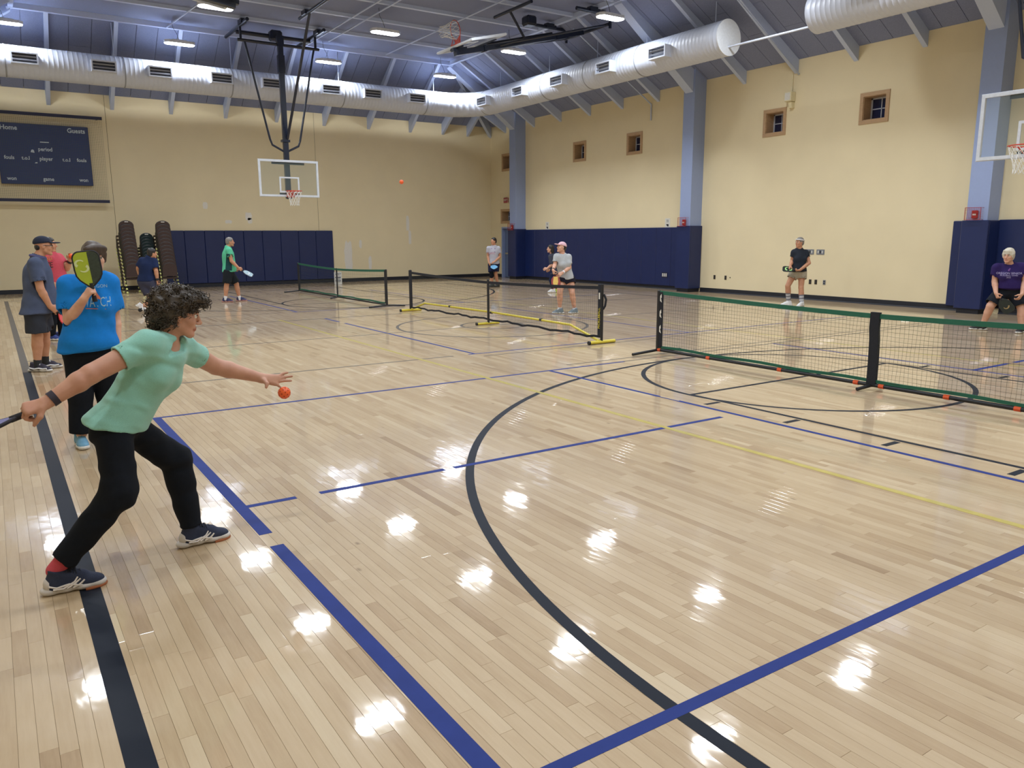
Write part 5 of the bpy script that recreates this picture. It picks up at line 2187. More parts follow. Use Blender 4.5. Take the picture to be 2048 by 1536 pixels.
def lower(P, m, hip_r=.10, knee_r=.075, ankle_r=.055, to=2.0, grow=.014, W=1.0, Dp=1.0, top=.10, flare=0.0, warp=None, h=None, name='pants', butt=0.0, cuff=None):
    """trousers or shorts: `to` counts along the leg, 1 = knee, 2 = ankle"""
    J = P.J
    S = SDF()
    up = unit(J['shc'] - J['hipc'])
    r = unit(J['hipR'] - J['hipL'])
    f = np.cross(up, unit(r - up * (r @ up)))
    rr = unit(r - up * (r @ up))
    R = np.stack([rr, f, up], 1)
    tp = [(J['hipc'] + up * top, up)]
    S.el(J['hipc'] + up * .02, (.158 * W + grow, .118 * Dp + grow, .14), R, .04, tp)
    S.el(J['hipc'] + up * .10, (.148 * W + grow, .110 * Dp + grow, .12), R, .04, tp)
    if butt:
        for s in (-1, 1):
            S.el(J['hipc'] - f * .045 + rr * s * .065 - up * .02, (.085, butt, .10), R, .04)
    for side in 'RL':
        a, b, c = J['hip' + side], J['kn' + side], J['an' + side]
        if to <= 1.0:
            e = a + (b - a) * to
            d = unit(b - a)
            S.rc(a, e + d * .06, hip_r, knee_r + flare, .04, [(e, d)])
            S.rc(e - d * .025, e + d * .05, knee_r + flare - .012, knee_r + flare - .006, .004, sub=True)
        else:
            S.rc(a, b, hip_r, knee_r, .04)
            e = b + (c - b) * (to - 1)
            d = unit(c - b)
            S.rc(b, e + d * .05, knee_r, ankle_r, .03, [(e, d)])
    S.warp = warp
    return S.build(name, m, P.o, h or P.h, P.root)


def sock(P, side, m, frm=.0, r=(.045, .050), h=None, name='sock'):
    """frm: 0 at the ankle .. 1 at the knee, the sock's top"""
    J = P.J
    a, k = J['an' + side], J['kn' + side]
    e = a + (k - a) * frm
    d = unit(k - a)
    S = SDF().rc(a - d * .05, e + d * .03, r[0], r[1], .01, [(e, d)])
    return S.build(name, m, P.o, h or P.h * .7, P.root)


def hair_cap(P, m, parts, cut=None, warp=None, h=None, face=True, name='hair'):
    """parts: list of (center(r,f,u), radii(r,f,u)) in head units; cut: list of (point(r,f,u), normal(r,f,u)) planes removing the face side"""
    F, U, R = P.hf
    B = np.stack([R, F, U], 1)
    s = P.hs
    S = SDF()
    cuts = []
    for (p, n) in (cut or []):
        cuts.append((P.hp(*p), unit(R * n[0] + F * n[1] + U * n[2])))
    for c, r in parts:
        S.el(P.hp(*c), np.array(r) * s, B, .02, cuts)
    S.warp = warp
    return S.build(name, m, P.o, h or P.h, P.root)


SHORT_HAIR = [((0, -.016, .036), (.081, .100, .088)), ((0, -.055, -.015), (.074, .058, .075))]
SHORT_CUT = [((0, .060, .045), (0, .85, -.52))]


def cap_hat(P, m, tilt=0.0, h=None, logo=None):
    F, U, R = P.hf
    B = np.stack([R, F, U], 1)
    s = P.hs
    S = SDF()
    n = unit(-U + F * .12)
    S.el(P.hp(0, -.014, .036), np.array((.084, .106, .092)) * s, B, .01, [(P.hp(0, 0, .036), n)])
    S.el(P.hp(0, .115, .040), np.array((.070, .080, .010)) * s, B, .008, [(P.hp(0, .07, .04), -F)])
    return S.build('cap', m, P.o, h or P.h, P.root)


def simple_body(P, arms='RL', legs=True, arm_r=(.050, .040, .040, .028), leg_r=(.082, .056, .056, .040), W=.94, Dp=.94, hands=None, fine=False, belly=0.0, name='body', spine=0.0):
    S = SDF()
    P.head(S, fine)
    P.torso(S, -.006, W, Dp, 0, belly, 0, .05, spine)
    for s in arms:
        P.arm(S, s, arm_r)
    for (s, kw) in (hands or []):
        P.hand(S, s, **kw)
    if legs:
        for s in 'RL':
            P.leg(S, s, leg_r)
    o = S.build(name, P.skin, P.o, P.h, P.root)
    P.lips_attr(o)
    return o
# ------------------------------------------------------------------ the serving woman in the mint shirt
M_MINT = mat('mint_jersey', (134, 190, 176), rough=0.85, var=0.14, scale=240, bump=0.25, bump_scale=300, sheen=0.2, stretch=(1, 1, 3))
M_BLACKP = mat('black_jersey', (18, 22, 30), rough=0.9, var=0.12, scale=60, spec=0.2)
M_CORAL = mat('coral_sock', (190, 72, 84), rough=0.9, bump=0.2, bump_scale=200)
M_NAVYSHOE = mat('navy_shoe_mesh', (34, 42, 66), rough=0.8, var=0.12, scale=150, bump=0.3, bump_scale=260)
M_GREYSOLE = mat('grey_midsole', (196, 190, 186), rough=0.6)
M_GUM = mat('gum_outsole', (158, 92, 56), rough=0.6)
M_SILVER = mat('pale_shoe_stripe', (222, 214, 208), rough=0.5)
M_LACE = mat('dark_lace', (26, 30, 44), rough=0.9)
M_CURLS = mat('dark_brown_curls', (62, 53, 45), rough=0.5, var=0.4, scale=70)
M_BROW = mat('dark_brow', (62, 46, 38), rough=0.8)

P = Person('curly-haired woman in a mint shirt and black trousers lunging to serve', (0.5, 4.24), SKIN_A, h=.0062, head=.97)
P.pose(head=(358, 627, .02), neck=(326, 689, .02), shR=(293, 690, -.13), shL=(367, 697, .15),
       elR=(182, 748, -.22), wrR=(92, 806, -.27), elL=(431, 733, .30), wrL=(519, 755, .34),
       hipR=(226, 850, -.085), hipL=(248, 848, .085), knR=(240, 982, -.20), knL=(352, 920, .20),
       anR=(124, 1124, -.17), anL=(383, 1054, .17))
P.foot_at('R', 153, -.17, 1, .10, length=.268)
P.foot_at('L', 411, .17, 1, .22, length=.275)
P.head_frame(P.dir(1, .02, -.20))
S = SDF()
P.head(S, True)
P.torso(S, -.012, .78, .74, 0, 0, 0, .05)
for s in 'RL':
    P.arm(S, s, (.055, .046, .045, .029))
    P.leg(S, s, (.062, .052, .050, .038))
# throwing hand: open, palm towards the camera side and down, thumb hanging
J = P.J
w = J['wrL']
tips = [P.pt(575, 745, .37), P.pt(584, 752.5, .36), P.pt(582, 761.5, .35), P.pt(560.5, 774, .33)]
kn = [P.pt(556, 753, .355), P.pt(556.5, 758, .35), P.pt(555, 763.5, .345), P.pt(550, 768, .335)]
wr = [P.pt(523, 753, .345), P.pt(523, 755, .34), P.pt(523, 757.5, .335), P.pt(523, 760, .33)]
for i in range(4):
    S.rc(wr[i], kn[i], .0175, .0125, .014)
    m = kn[i] * .5 + tips[i] * .5 + P.u * .004
    S.chain([kn[i], m, tips[i]], [.0098, .0090, .0072], .004)
tb, tm, tt = P.pt(528, 761, .31), P.pt(534, 767, .285), P.pt(532.5, 774.5, .275)
S.chain([tb, tm, tt], [.0165, .0115, .0090], .008)
# paddle hand: fist round the handle
hd = unit(P.pt(40, 822, -.29) - J['wrR'])
P.hand(S, 'R', hd, P.dir(0, .55, -.8), curl=1.15, spread=.05, size=.98, thumb=1)
body = S.build('body', P.skin, P.o, .0055, P.root)
P.lips_attr(body)
P.eyes(M_BROW)
hem_p = P.pt(226, 842, 0)
hem_n = P.dir(-.285, 0, -.958)
vn = P.pt(341, 708, -.11)
sh = shirt(P, M_MINT, grow=.020, W=.92, Dp=.88, bust=.036, low=.16, butt=.064, hipw=1.18, hem=(hem_p, hem_n), sleeve=(.50, .50), sr=(.062, .064), neck_r=.060, vneck=vn,
           warp=wrinkles(.0026, 56, 4, axis=P.dir(.45, .1, 1.0), stretch=.30), h=.0060)
lower(P, M_BLACKP, hip_r=.084, knee_r=.080, ankle_r=.056, to=1.97, grow=.004, W=.86, Dp=.82, top=.04, butt=.046,
      warp=wrinkles(.004, 45, 9, stretch=.6), h=.0066)
for s in 'RL':
    so = sock(P, s, M_CORAL, .12, (.040, .040), h=.0045)
    shoe = P.shoe(s, M_NAVYSHOE, M_GREYSOLE, h=.0042, lace=M_LACE, label='navy court shoe with pale crossed stripes')
    Q = P._shoeP
    for sd in (1, -1):
        for k, pl in enumerate(([(-.42, .052), (-.30, .040), (-.10, .046), (.02, .036), (.10, .030)],
                                [(-.36, .034), (-.20, .030), (-.02, .052), (.04, .072)],
                                [(-.14, .028), (-.02, .044), (.08, .062)],
                                [(-.05, .026), (.06, .038), (.14, .054)])):
            pts = []
            for (y, z) in pl:
                wd = .0405 if y > 0 else .0375
                pts.append(Vector(Q(sd * (wd + .0035 - max(0, z - .04) * .45), y, z) - P.root))
            MB().tube(pts, .0052, 6).build('stripe', M_SILVER, shoe, smooth=60)
    SDF().el(Q(0, -.38, .050), (.0385, .0345, .040), np.stack([np.cross(P.J['fdir' + s], P.u), P.J['fdir' + s], P.u], 1), .01, [(Q(0, -.40, 0), P.J['fdir' + s])]).build('heel_counter', M_GREYSOLE, shoe, .0045, P.root)
    MB().tube([Vector(Q(.046 * math.cos(b), .22 + .265 * math.sin(b), .006) - P.root) for b in np.linspace(-.3, PI + .3, 15)], .0075, 6).build('outsole', M_GUM, shoe, smooth=60)
# curly hair: a lumpy mass with many small coils on it
hair = hair_cap(P, M_CURLS, [((0, -.030, .058), (.098, .118, .092)), ((0, -.078, -.018), (.088, .070, .080)),
                             ((0, .058, .088), (.076, .066, .045)), ((0, .102, .080), (.06, .030, .030)),
                             ((.070, -.048, .012), (.034, .052, .066)), ((-.070, -.048, .012), (.034, .052, .066))],
                warp=rough_warp(.0075, 95, 5), h=.0065)
rngh = random.Random(21)
vs = [v.co.copy() for v in hair.data.vertices]
ns = [v.normal.copy() for v in hair.data.vertices]
mb = MB()
F, U, R = [Vector(a) for a in P.hf]
hc = Vector(J['head'] - P.root)
for _ in range(900):
    i = rngh.randrange(len(vs))
    p, n = vs[i], ns[i]
    q = p - hc
    if q.dot(F) > .075 and q.dot(U) < .055:
        continue
    ax = (n * rngh.uniform(-.2, .9) + Vector((rngh.uniform(-1, 1), rngh.uniform(-1, 1), rngh.uniform(-1, .4)))).normalized()
    a = ax.orthogonal().normalized()
    b = ax.cross(a)
    cr, ln, turns = rngh.uniform(.005, .011), rngh.uniform(.018, .04), rngh.uniform(1.0, 2.2)
    pts = []
    for k in range(11):
        t = k / 10
        an = 2 * PI * turns * t
        pts.append(p - n * .006 + ax * ln * t + (a * math.cos(an) + b * math.sin(an)) * cr)
    mb.tube(pts, [.0012 + .0022 * math.sin(PI * min(1, .12 + k / 10)) for k in range(11)], 4)
o = mb.build('curls', M_CURLS, hair, smooth=180)
o['kind'] = 'stuff'
# wristband on the paddle arm
d = unit(J['wrR'] - J['elR'])
MB().tube([Vector(J['wrR'] - d * .05 - P.root), Vector(J['wrR'] - d * .022 - P.root)], .036, 16).build('wrist_band', mat('dark_band', (44, 36, 52), rough=0.6), P.o, smooth=50)
M_LAV = mat('lavender_paddle_face', (112, 112, 162), rough=0.5)
M_PGRIP = mat('paddle_grip', (30, 28, 34), rough=0.8)
g = J['wrR'] + hd * .075 + P.dir(0, .55, -.8) * .026
paddle('lavender paddle swung back in the right hand of the serving woman', g, P.dir(-.93, -.1, -.30), P.dir(-.28, .02, .96), M_LAV, M_PGRIP, M_PGRIP)


def pickleball(label, c, r=.037, group=None, holes=True):
    t = thing('pickleball', label, 'ball', tuple(c), group=group)
    mo = mat('orange_ball_plastic', (236, 98, 44), rough=0.35)
    mh = mat('ball_hole_dark', (176, 62, 26), rough=0.8)
    MB().sphere((0, 0, 0), r, 28, 18).build('shell', mo, t, smooth=180)
    if holes:
        for i in range(40):
            z = 1 - 2 * (i + .5) / 40
            a = i * 2.39996
            q = math.sqrt(1 - z * z)
            n = Vector((q * math.cos(a), q * math.sin(a), z))
            u = n.orthogonal().normalized()
            w2 = n.cross(u)
            MB().add([n * (r * .995) + (u * math.cos(2 * PI * k / 10) + w2 * math.sin(2 * PI * k / 10)) * .0042 + n * .0006 for k in range(10)], [tuple(range(10))]).build('hole', mh, t)
    return t


pickleball('orange ball dropping just below the open hand of the serving woman', P.pt(568.5, 785.5, .33), r=.0365)
pickleball('tiny orange ball flying high in front of the end wall', V3(on_plane(803, 364, 'y', 12.6)), holes=False)
SERVER = P
# ------------------------------------------------------------------ the other players
def tee(name, rgb, **kw):
    return mat(name, rgb, rough=0.88, var=kw.pop('var', .06), scale=kw.pop('scale', 40), bump=.12, bump_scale=250, spec=.25, **kw)


M_WHITESHOE = mat('white_shoe', (222, 222, 224), rough=0.6)
M_BLACKSHOE = mat('black_shoe', (30, 32, 38), rough=0.6)
M_WHITESOLE = mat('white_sole', (214, 212, 208), rough=0.6)
M_HAIR_BR = mat('brown_hair', (70, 56, 48), rough=0.5, var=.25, scale=90, stretch=(1, 1, .15))
M_HAIR_DK = mat('dark_hair', (32, 28, 28), rough=0.45, var=.25, scale=90, stretch=(1, 1, .15))
M_HAIR_GR = mat('grey_hair', (128, 124, 120), rough=0.5, var=.3, scale=90, stretch=(1, 1, .15))
M_HAIR_WH = mat('white_blond_hair', (206, 200, 184), rough=0.5, var=.2, scale=90, stretch=(1, 1, .15))
M_BROWGR = mat('grey_brow', (110, 98, 88), rough=0.8)

# ---- woman in the blue shirt hiding her face behind a paddle
P = Person('woman in a bright blue shirt holding a green paddle before her face', (0.50, 7.06), SKIN_B, h=.0085, head=.98)
P.pose(head=(188, 514, .02), neck=(187, 553, .03), shR=(136, 570, .02), shL=(218, 566, .04),
       elR=(139, 640, -.04), wrR=(168, 598, -.22), elL=(228, 634, .06), wrL=(235, 687, .0),
       hipR=(156, 704, .03), hipL=(203, 705, .03), knR=(161, 792, 0), knL=(216, 788, .08), anR=(163, 868, .0), anL=(226, 862, .12))
P.foot_at('R', 165, -.02, .15, -1, length=.26)
P.foot_at('L', 228, .10, .35, -1, length=.26)
P.head_frame(P.dir(.22, -1, -.05))
simple_body(P, arm_r=(.056, .046, .046, .030), W=1.05, Dp=1.05, fine=True, hands=[
    ('R', dict(d=P.dir(.55, -.25, .8), n=P.dir(.6, .5, -.45), curl=1.2, spread=.04, thumb=1)),
    ('L', dict(d=P.dir(.0, -.15, -1), n=P.dir(-.8, .2, 0), curl=.45, spread=.1, thumb=-1))])
P.eyes(M_BROW)
M_BLUET = tee('bright_blue_tee', (20, 120, 204))
sh = shirt(P, M_BLUET, grow=.024, W=1.18, Dp=1.18, bust=.06, belly=.05, low=.16, hem=(P.pt(178, 696, 0), P.dir(.05, 0, -1)), sleeve=(.72, .78), sr=(.078, .088), neck_r=.066,
           warp=wrinkles(.004, 34, 12, stretch=.8), h=.0085)
lower(P, M_BLACKP, hip_r=.108, knee_r=.088, ankle_r=.088, to=1.96, W=1.15, Dp=1.1, top=.05, warp=wrinkles(.003, 30, 3), h=.0095)
M_LBLUE = mat('light_blue_shoe', (110, 160, 192), rough=0.7, var=.1, scale=120)
for s in 'RL':
    P.shoe(s, M_LBLUE, M_WHITESOLE, h=.0065, lace=M_WHITESHOE, w=1.05)
hair_cap(P, M_HAIR_BR, [((0, -.014, .040), (.086, .104, .092)), ((0, -.050, -.03), (.082, .062, .085)), ((.03, .072, .066), (.062, .028, .034)), ((-.035, .072, .066), (.055, .026, .034)),
                        ((.066, .020, .01), (.022, .045, .055)), ((-.066, .020, .01), (.022, .045, .055))], cut=[((0, .10, .03), (0, 1, -.3))], warp=rough_warp(.003, 70, 8), h=.007)
# shirt print: pale letters, an orange bird shape and a thin line of text
M_PRINT_W = mat('pale_shirt_print', (150, 186, 204), rough=.8)
M_PRINT_O = mat('orange_shirt_print', (206, 120, 92), rough=.8)


def chest_text(P, cloth, s, px, py, size, m, d=-.4, sx=1.0, name='print', rotz=0.0, normal=None):
    me = text_mesh(s, size, m, 0.0, sx=sx)
    n = -P.v if normal is None else unit(normal)
    up = P.u
    r = np.cross(up, n)
    r = unit(r)
    up = np.cross(n, r)
    c = P.pt(px, py, d)
    for v in me.vertices:
        x, y = v.co.x, v.co.y
        q = c + r * x + up * y
        v.co = Vector(q - P.root)
    P.conform(me, cloth, Vector(-n))
    return obj(name, me, cloth)


def chest_poly(P, cloth, pts, m, d=-.4, name='print'):
    mb = MB()
    vs = [Vector(P.pt(a, b, d) - P.root) for a, b in pts]
    c = sum(vs, Vector()) / len(vs)
    n = len(vs)
    mb.add(vs + [c], [(i, (i + 1) % n, n) for i in range(n)])
    me = mb.mesh(name, m)
    P.conform(me, cloth, Vector(P.v))
    return obj(name, me, cloth)


chest_text(P, sh, 'WATCH', 195, 610, .105, M_PRINT_W, sx=.55)
chest_text(P, sh, 'OREGON', 197, 577, .035, M_PRINT_W)
chest_poly(P, sh, [(189, 603), (190, 590), (195, 588), (199, 594), (204, 600), (203, 604), (197, 602), (195, 597), (193, 603)], M_PRINT_O)
chest_poly(P, sh, [(173, 621.5), (215, 622.5), (215, 624), (173, 623)], M_PRINT_O)
M_LIME = mat('lime_paddle_face', (158, 174, 44), rough=0.5, var=.04)
M_PADK = mat('dark_paddle_face', (44, 54, 44), rough=0.5, var=.3, scale=60)
M_PLOGO = mat('pale_paddle_logo', (196, 206, 150), rough=0.5)
grip = P.J['wrR'] + P.dir(.55, -.25, .8) * .072 + P.dir(.6, .5, -.45) * .024 + P.r * .012
paddle('lime and black paddle held upright before a face', grip, P.dir(-.10, .02, 1), P.dir(-.06, -1, .04), M_LIME, M_PGRIP, M_PGRIP, half_m=M_PADK,
       logo=[[(x - .050, y + .042) for x, y in swoosh(0, 0, .80, 1, .9)], [(x - .026, y + .006) for x, y in swoosh(0, 0, .80, -1, .9)]], logo_m=M_PLOGO)

# ---- man in the navy cap
P = Person('man in a navy cap and grey polo shirt beside the sideline', (0.44, 11.6), SKIN_C, h=.010, head=1.0)
P.pose(head=(87.5, 492, 0), neck=(76, 516, 0), shR=(69, 528, -.16), shL=(82, 526, .18), elR=(81, 578, -.22), wrR=(100, 613, -.20), elL=(92, 576, .25), wrL=(103, 610, .2),
       hipR=(69, 622, -.09), hipL=(80, 622, .10), knR=(75, 672, -.08), knL=(89, 668, .10), anR=(75, 724, -.08), anL=(90, 716, .12))
P.foot_at('R', 82.5, -.10, .95, -.55, length=.29)
P.foot_at('L', 101, .14, 1, .05, length=.29)
P.head_frame(P.dir(1, .0, .0))
simple_body(P, arm_r=(.056, .046, .046, .032), leg_r=(.09, .062, .064, .042), belly=.04, fine=True, hands=[
    ('R', dict(d=P.dir(.75, .05, -.65), n=P.dir(.1, .9, -.2), curl=.95, spread=.05, thumb=1)),
    ('L', dict(d=P.dir(.6, .05, -.7), n=P.dir(0, -.9, 0), curl=.7, spread=.05, thumb=-1))])
P.eyes(M_BROW)
sh = shirt(P, tee('grey_blue_polo', (74, 84, 110), var=.12, scale=12), grow=.026, W=1.12, Dp=1.28, belly=.07, low=.2, hipw=1.3, hem=(P.pt(72, 624, 0), P.dir(0, 0, -1)), sleeve=(.72, .72), sr=(.078, .084), neck_r=.064,
           warp=wrinkles(.004, 26, 15), h=.010)
MB().tube([Vector(P.J['neck'] + P.dir(math.cos(a), math.sin(a)) * .078 + P.u * (.015 - .02 * math.cos(a)) - P.root) for a in np.linspace(0, 2 * PI, 20)[:-1]], .020, 8, closed=True).build('collar', mat('purple_grey_collar', (84, 82, 126), rough=.85), P.o, smooth=60)
lower(P, tee('charcoal_shorts', (50, 54, 64)), hip_r=.125, knee_r=.115, to=.86, W=1.12, Dp=1.2, top=.06, flare=.012, warp=wrinkles(.006, 30, 2, stretch=6), h=.010, name='shorts')
M_PURPSHOE = mat('dark_purple_shoe', (48, 44, 62), rough=.7)
for s in 'RL':
    shoe = P.shoe(s, M_PURPSHOE, M_WHITESOLE, h=.007, lace=M_WHITESHOE, w=1.12)
    Q = P._shoeP
    for sd in (1, -1):
        MB().tube([Vector(Q(sd * .045, y, z) - P.root) for y, z in ((-.4, .055), (-.2, .04), (0, .05), (.18, .04), (.34, .045))], .011, 6).build('side_panel', M_WHITESHOE, shoe, smooth=60)
    sock(P, s, M_BLACKSHOE, .10, (.046, .047), h=.008)
M_CAP = mat('navy_cap', (22, 30, 52), rough=.85)
cap_hat(P, M_CAP, h=.008)
hair_cap(P, M_HAIR_DK, [((0, -.062, -.012), (.066, .044, .050))], cut=[((0, -.045, 0), (0, 1, 0))], h=.008)
gl = MB().tube([Vector(P.hp(sg, y, z) - P.root) for sg, y, z in ((.076, -.01, .008), (.070, .06, .006), (.045, .096, .004), (0, .100, .006), (-.045, .096, .004), (-.070, .06, .006), (-.076, -.01, .008))], .004, 6)
gl.build('glasses', M_BLACKM, P.o, smooth=60)
M_REDPAD = mat('red_paddle_face', (206, 50, 50), rough=.4)
hd = P.dir(.75, .05, -.65)
paddle('red paddle held low by the man in the navy cap', P.J['wrR'] + hd * .075 + P.dir(.1, .9, -.2) * .024, P.dir(.62, -.05, -.75), P.dir(.55, -.6, .45), M_REDPAD, M_REDPAD, M_PGRIP)

# ---- man in the red shirt raising a ball
P = Person('man in a faded red shirt raising an orange ball', (0.80, 15.0), SKIN_C, h=.011, head=1.0)
P.pose(head=(99, 489, 0), neck=(101, 508, 0), shR=(96, 517, -.12), shL=(117, 516, .12), elR=(88, 545, -.05), wrR=(104, 566, -.2), elL=(133.5, 537, .0), wrL=(140.5, 521, -.08),
       hipR=(101, 581, -.05), hipL=(115, 581, .08), knR=(105, 628, -.02), knL=(122, 627, .08), anR=(105, 668, 0), anL=(123, 667, .1))
P.foot_at('R', 107.5, .0, .8, -.6, length=.28)
P.foot_at('L', 124, .1, .6, -.8, length=.28)
P.head_frame(P.dir(1, -.3, 0))
simple_body(P, arm_r=(.058, .047, .047, .033), leg_r=(.085, .06, .06, .042), belly=.04, hands=[
    ('L', dict(d=P.dir(.2, -.1, 1), n=P.dir(.1, -.9, .2), curl=.55, spread=.25, thumb=-1)),
    ('R', dict(d=P.dir(.6, .05, -.7), n=P.dir(0, .9, 0), curl=.7, spread=.05, thumb=1))])
sh = shirt(P, tee('faded_red_tee', (188, 74, 88)), grow=.026, W=1.08, Dp=1.2, belly=.08, low=.18, hem=(P.pt(108, 581, 0), P.dir(0, 0, -1)), sleeve=(.62, .62), sr=(.078, .084), neck_r=.066,
           warp=wrinkles(.004, 26, 25), h=.011)
chest_text(P, sh, 'SLOW', 107, 517, .10, M_PRINT_O, sx=.8, d=-.45, normal=P.dir(.45, -1))
chest_text(P, sh, 'TEE', 112, 531, .12, M_INK, sx=.8, d=-.45, normal=P.dir(.45, -1))
M_RBSHORT = mat('red_black_shorts', (116, 48, 44), rough=.85, var=.55, scale=9, stretch=(1, 1, 5))
lower(P, M_RBSHORT, hip_r=.115, knee_r=.105, to=.90, W=1.08, Dp=1.1, top=.06, flare=.01, h=.011, name='shorts')
for s in 'RL':
    leg = SDF().rc(P.J['kn' + s] + P.u * .06, P.J['kn' + s] * .6 + P.J['an' + s] * .4, .068, .068, .02).rc(P.J['kn' + s] * .6 + P.J['an' + s] * .4, P.J['an' + s], .066, .048, .02)
    leg.build('legging', M_BLACKP, P.o, .011, P.root)
    P.shoe(s, mat('royal_blue_shoe', (44, 62, 128), rough=.7), M_WHITESOLE, h=.008, w=1.1)
hair_cap(P, M_HAIR_DK, SHORT_HAIR, SHORT_CUT, h=.010)
d = unit(P.J['wrL'] - P.J['elL'])
MB().tube([Vector(P.J['wrL'] - d * .045 - P.root), Vector(P.J['wrL'] - d * .01 - P.root)], .040, 14).build('watch_band', M_BLACKM, P.o, smooth=50)
pickleball('orange ball held up in the hand of the red-shirted man', P.pt(142.5, 512, -.14), r=.04, holes=False)

# ---- running man in navy seen from behind
P = Person('dark-haired man in a navy shirt running before the stacked chairs', (2.86, 19.4), SKIN_C, h=.012, head=.97)
P.pose(head=(304.5, 506.5, 0), neck=(298.5, 516, 0), shR=(309, 523, -.02), shL=(284, 522, .06), elR=(312, 542, -.12), wrR=(315, 561, -.12), elL=(276.5, 536, .10), wrL=(277.5, 547, .30),
       hipR=(301, 565, -.03), hipL=(286, 565, .06), knR=(317, 592, .0), knL=(303, 598, .02), anR=(322, 623, .1), anL=(283.5, 617, .0))
P.foot_at('R', 325, .10, 1, .2, length=.28)
P.foot_at('L', 283.5, .0, .85, -.1, lift=.075, length=.28, pitch=.62)
P.head_frame(P.dir(1, .35, -.05))
simple_body(P, arm_r=(.054, .045, .045, .030), leg_r=(.085, .06, .058, .040), hands=[
    ('R', dict(d=P.dir(.2, 0, -1), n=P.dir(-.3, .8, 0), curl=1.0, spread=.05, thumb=1)),
    ('L', dict(d=P.dir(.1, .6, -.5), n=P.dir(.8, .0, 0), curl=.8, spread=.05, thumb=-1))])
sh = shirt(P, tee('navy_tee', (26, 40, 76)), grow=.024, W=1.1, Dp=1.15, low=.2, hem=(P.pt(292, 561, 0), P.dir(.0, 0, -1)), sleeve=(.80, .80), sr=(.074, .080), h=.012, warp=wrinkles(.004, 26, 35))
lower(P, tee('slate_shorts', (62, 64, 84)), hip_r=.118, knee_r=.105, to=.72, W=1.1, Dp=1.15, top=.07, flare=.01, h=.012, name='shorts')
hair_cap(P, M_HAIR_DK, [((0, -.016, .038), (.083, .102, .090)), ((0, -.055, -.02), (.076, .058, .08))], SHORT_CUT, h=.010)
for s in 'RL':
    P.shoe(s, M_WHITESHOE, M_WHITESOLE, h=.009, w=1.1)
    sock(P, s, M_BLACKSHOE, .10, (.044, .045), h=.010)
d = unit(P.J['wrR'] - P.J['elR'])
MB().tube([Vector(P.J['wrR'] - d * .05 - P.root), Vector(P.J['wrR'] + d * .0 - P.root)], .042, 12).build('wrist_band', M_BLACKM, P.o, smooth=50)
paddle('dark paddle in the hand of the running man', P.J['wrR'] + P.dir(.2, 0, -1) * .075 + P.dir(-.3, .8, 0) * .024, P.dir(-.35, .5, -.6), P.dir(.5, -.7, 0), M_PGRIP, M_PGRIP, M_PGRIP)

# ---- man in the green shirt at the end court
P = Person('grey-haired man in a mint green shirt before the navy pads', (5.32, 21.4), SKIN_C, h=.012, head=1.0)
P.pose(head=(460, 483.5, 0), neck=(456, 495, 0), shR=(458.5, 501.5, -.17), shL=(454, 500, .18), elR=(463, 522, -.22), wrR=(477, 536, -.22), elL=(460, 522, .25), wrL=(468, 538, .22),
       hipR=(456, 545, -.09), hipL=(458, 545, .10), knR=(453.5, 569, -.08), knL=(473, 568, .12), anR=(451, 595, -.08), anL=(478.5, 595, .12))
P.foot_at('R', 456, -.08, 1, -.1, length=.29)
P.foot_at('L', 484, .12, 1, -.1, length=.29)
P.head_frame(P.dir(1, .0, -.02))
simple_body(P, arm_r=(.054, .045, .045, .030), leg_r=(.085, .06, .06, .040), belly=.03, fine=True, hands=[
    ('R', dict(d=P.dir(.8, .0, -.55), n=P.dir(.1, .9, -.2), curl=1.0, spread=.05, thumb=1)),
    ('L', dict(d=P.dir(.8, .0, -.4), n=P.dir(0, -.9, 0), curl=.8, spread=.05, thumb=-1))])
sh = shirt(P, tee('mint_green_tee', (92, 190, 152)), grow=.024, W=1.05, Dp=1.18, belly=.05, low=.2, hem=(P.pt(456, 542.5, 0), P.dir(0, 0, -1)), sleeve=(.60, .60), sr=(.074, .080), h=.012, warp=wrinkles(.004, 26, 45))
# dark side panel of the shirt, under the arm
pn = MB()
NC, NR = 8, 14
for i in range(NR + 1):
    t_ = i / NR
    y_ = 508 + 34 * t_
    xa, xb = 452.5 - 2.0 * t_, 459.5 + 4.5 * min(1, t_ * 2.2)
    for k in range(NC + 1):
        pn.v.append(tuple(P.pt(xa + (xb - xa) * k / NC, y_, -.5) - P.root))
for i in range(NR):
    for k in range(NC):
        q_ = i * (NC + 1) + k
        pn.f.append((q_, q_ + 1, q_ + NC + 2, q_ + NC + 1))
me = pn.mesh('side_panel', tee('dark_green_panel', (28, 66, 72)))
P.conform(me, sh, Vector(P.v), .006)
obj('side_panel', me, sh)
lower(P, tee('black_shorts', (28, 34, 40)), hip_r=.118, knee_r=.105, to=.90, W=1.05, Dp=1.15, top=.07, flare=.01, h=.012, name='shorts')
hair_cap(P, M_HAIR_GR, SHORT_HAIR, SHORT_CUT, h=.010)
for s in 'RL':
    P.shoe(s, mat('navy_red_shoe', (40, 44, 84), rough=.7), mat('pinkish_sole', (176, 130, 128), rough=.7), h=.009, w=1.1)
    sock(P, s, M_WHITESHOE, .14, (.044, .045), h=.010)
M_SILVPAD = mat('silver_paddle_face', (150, 176, 186), rough=.3, var=.3, scale=30)
paddle('silver paddle held out by the man in the green shirt', P.J['wrR'] + P.dir(.8, .0, -.55) * .075 + P.dir(.1, .9, -.2) * .024, P.dir(.85, -.1, -.5), P.dir(.3, -.5, .8), M_SILVPAD, M_GREYPL, M_PGRIP,
       logo=[swoosh(0, 0, 1.2, 1)], logo_m=M_WHITESHOE)

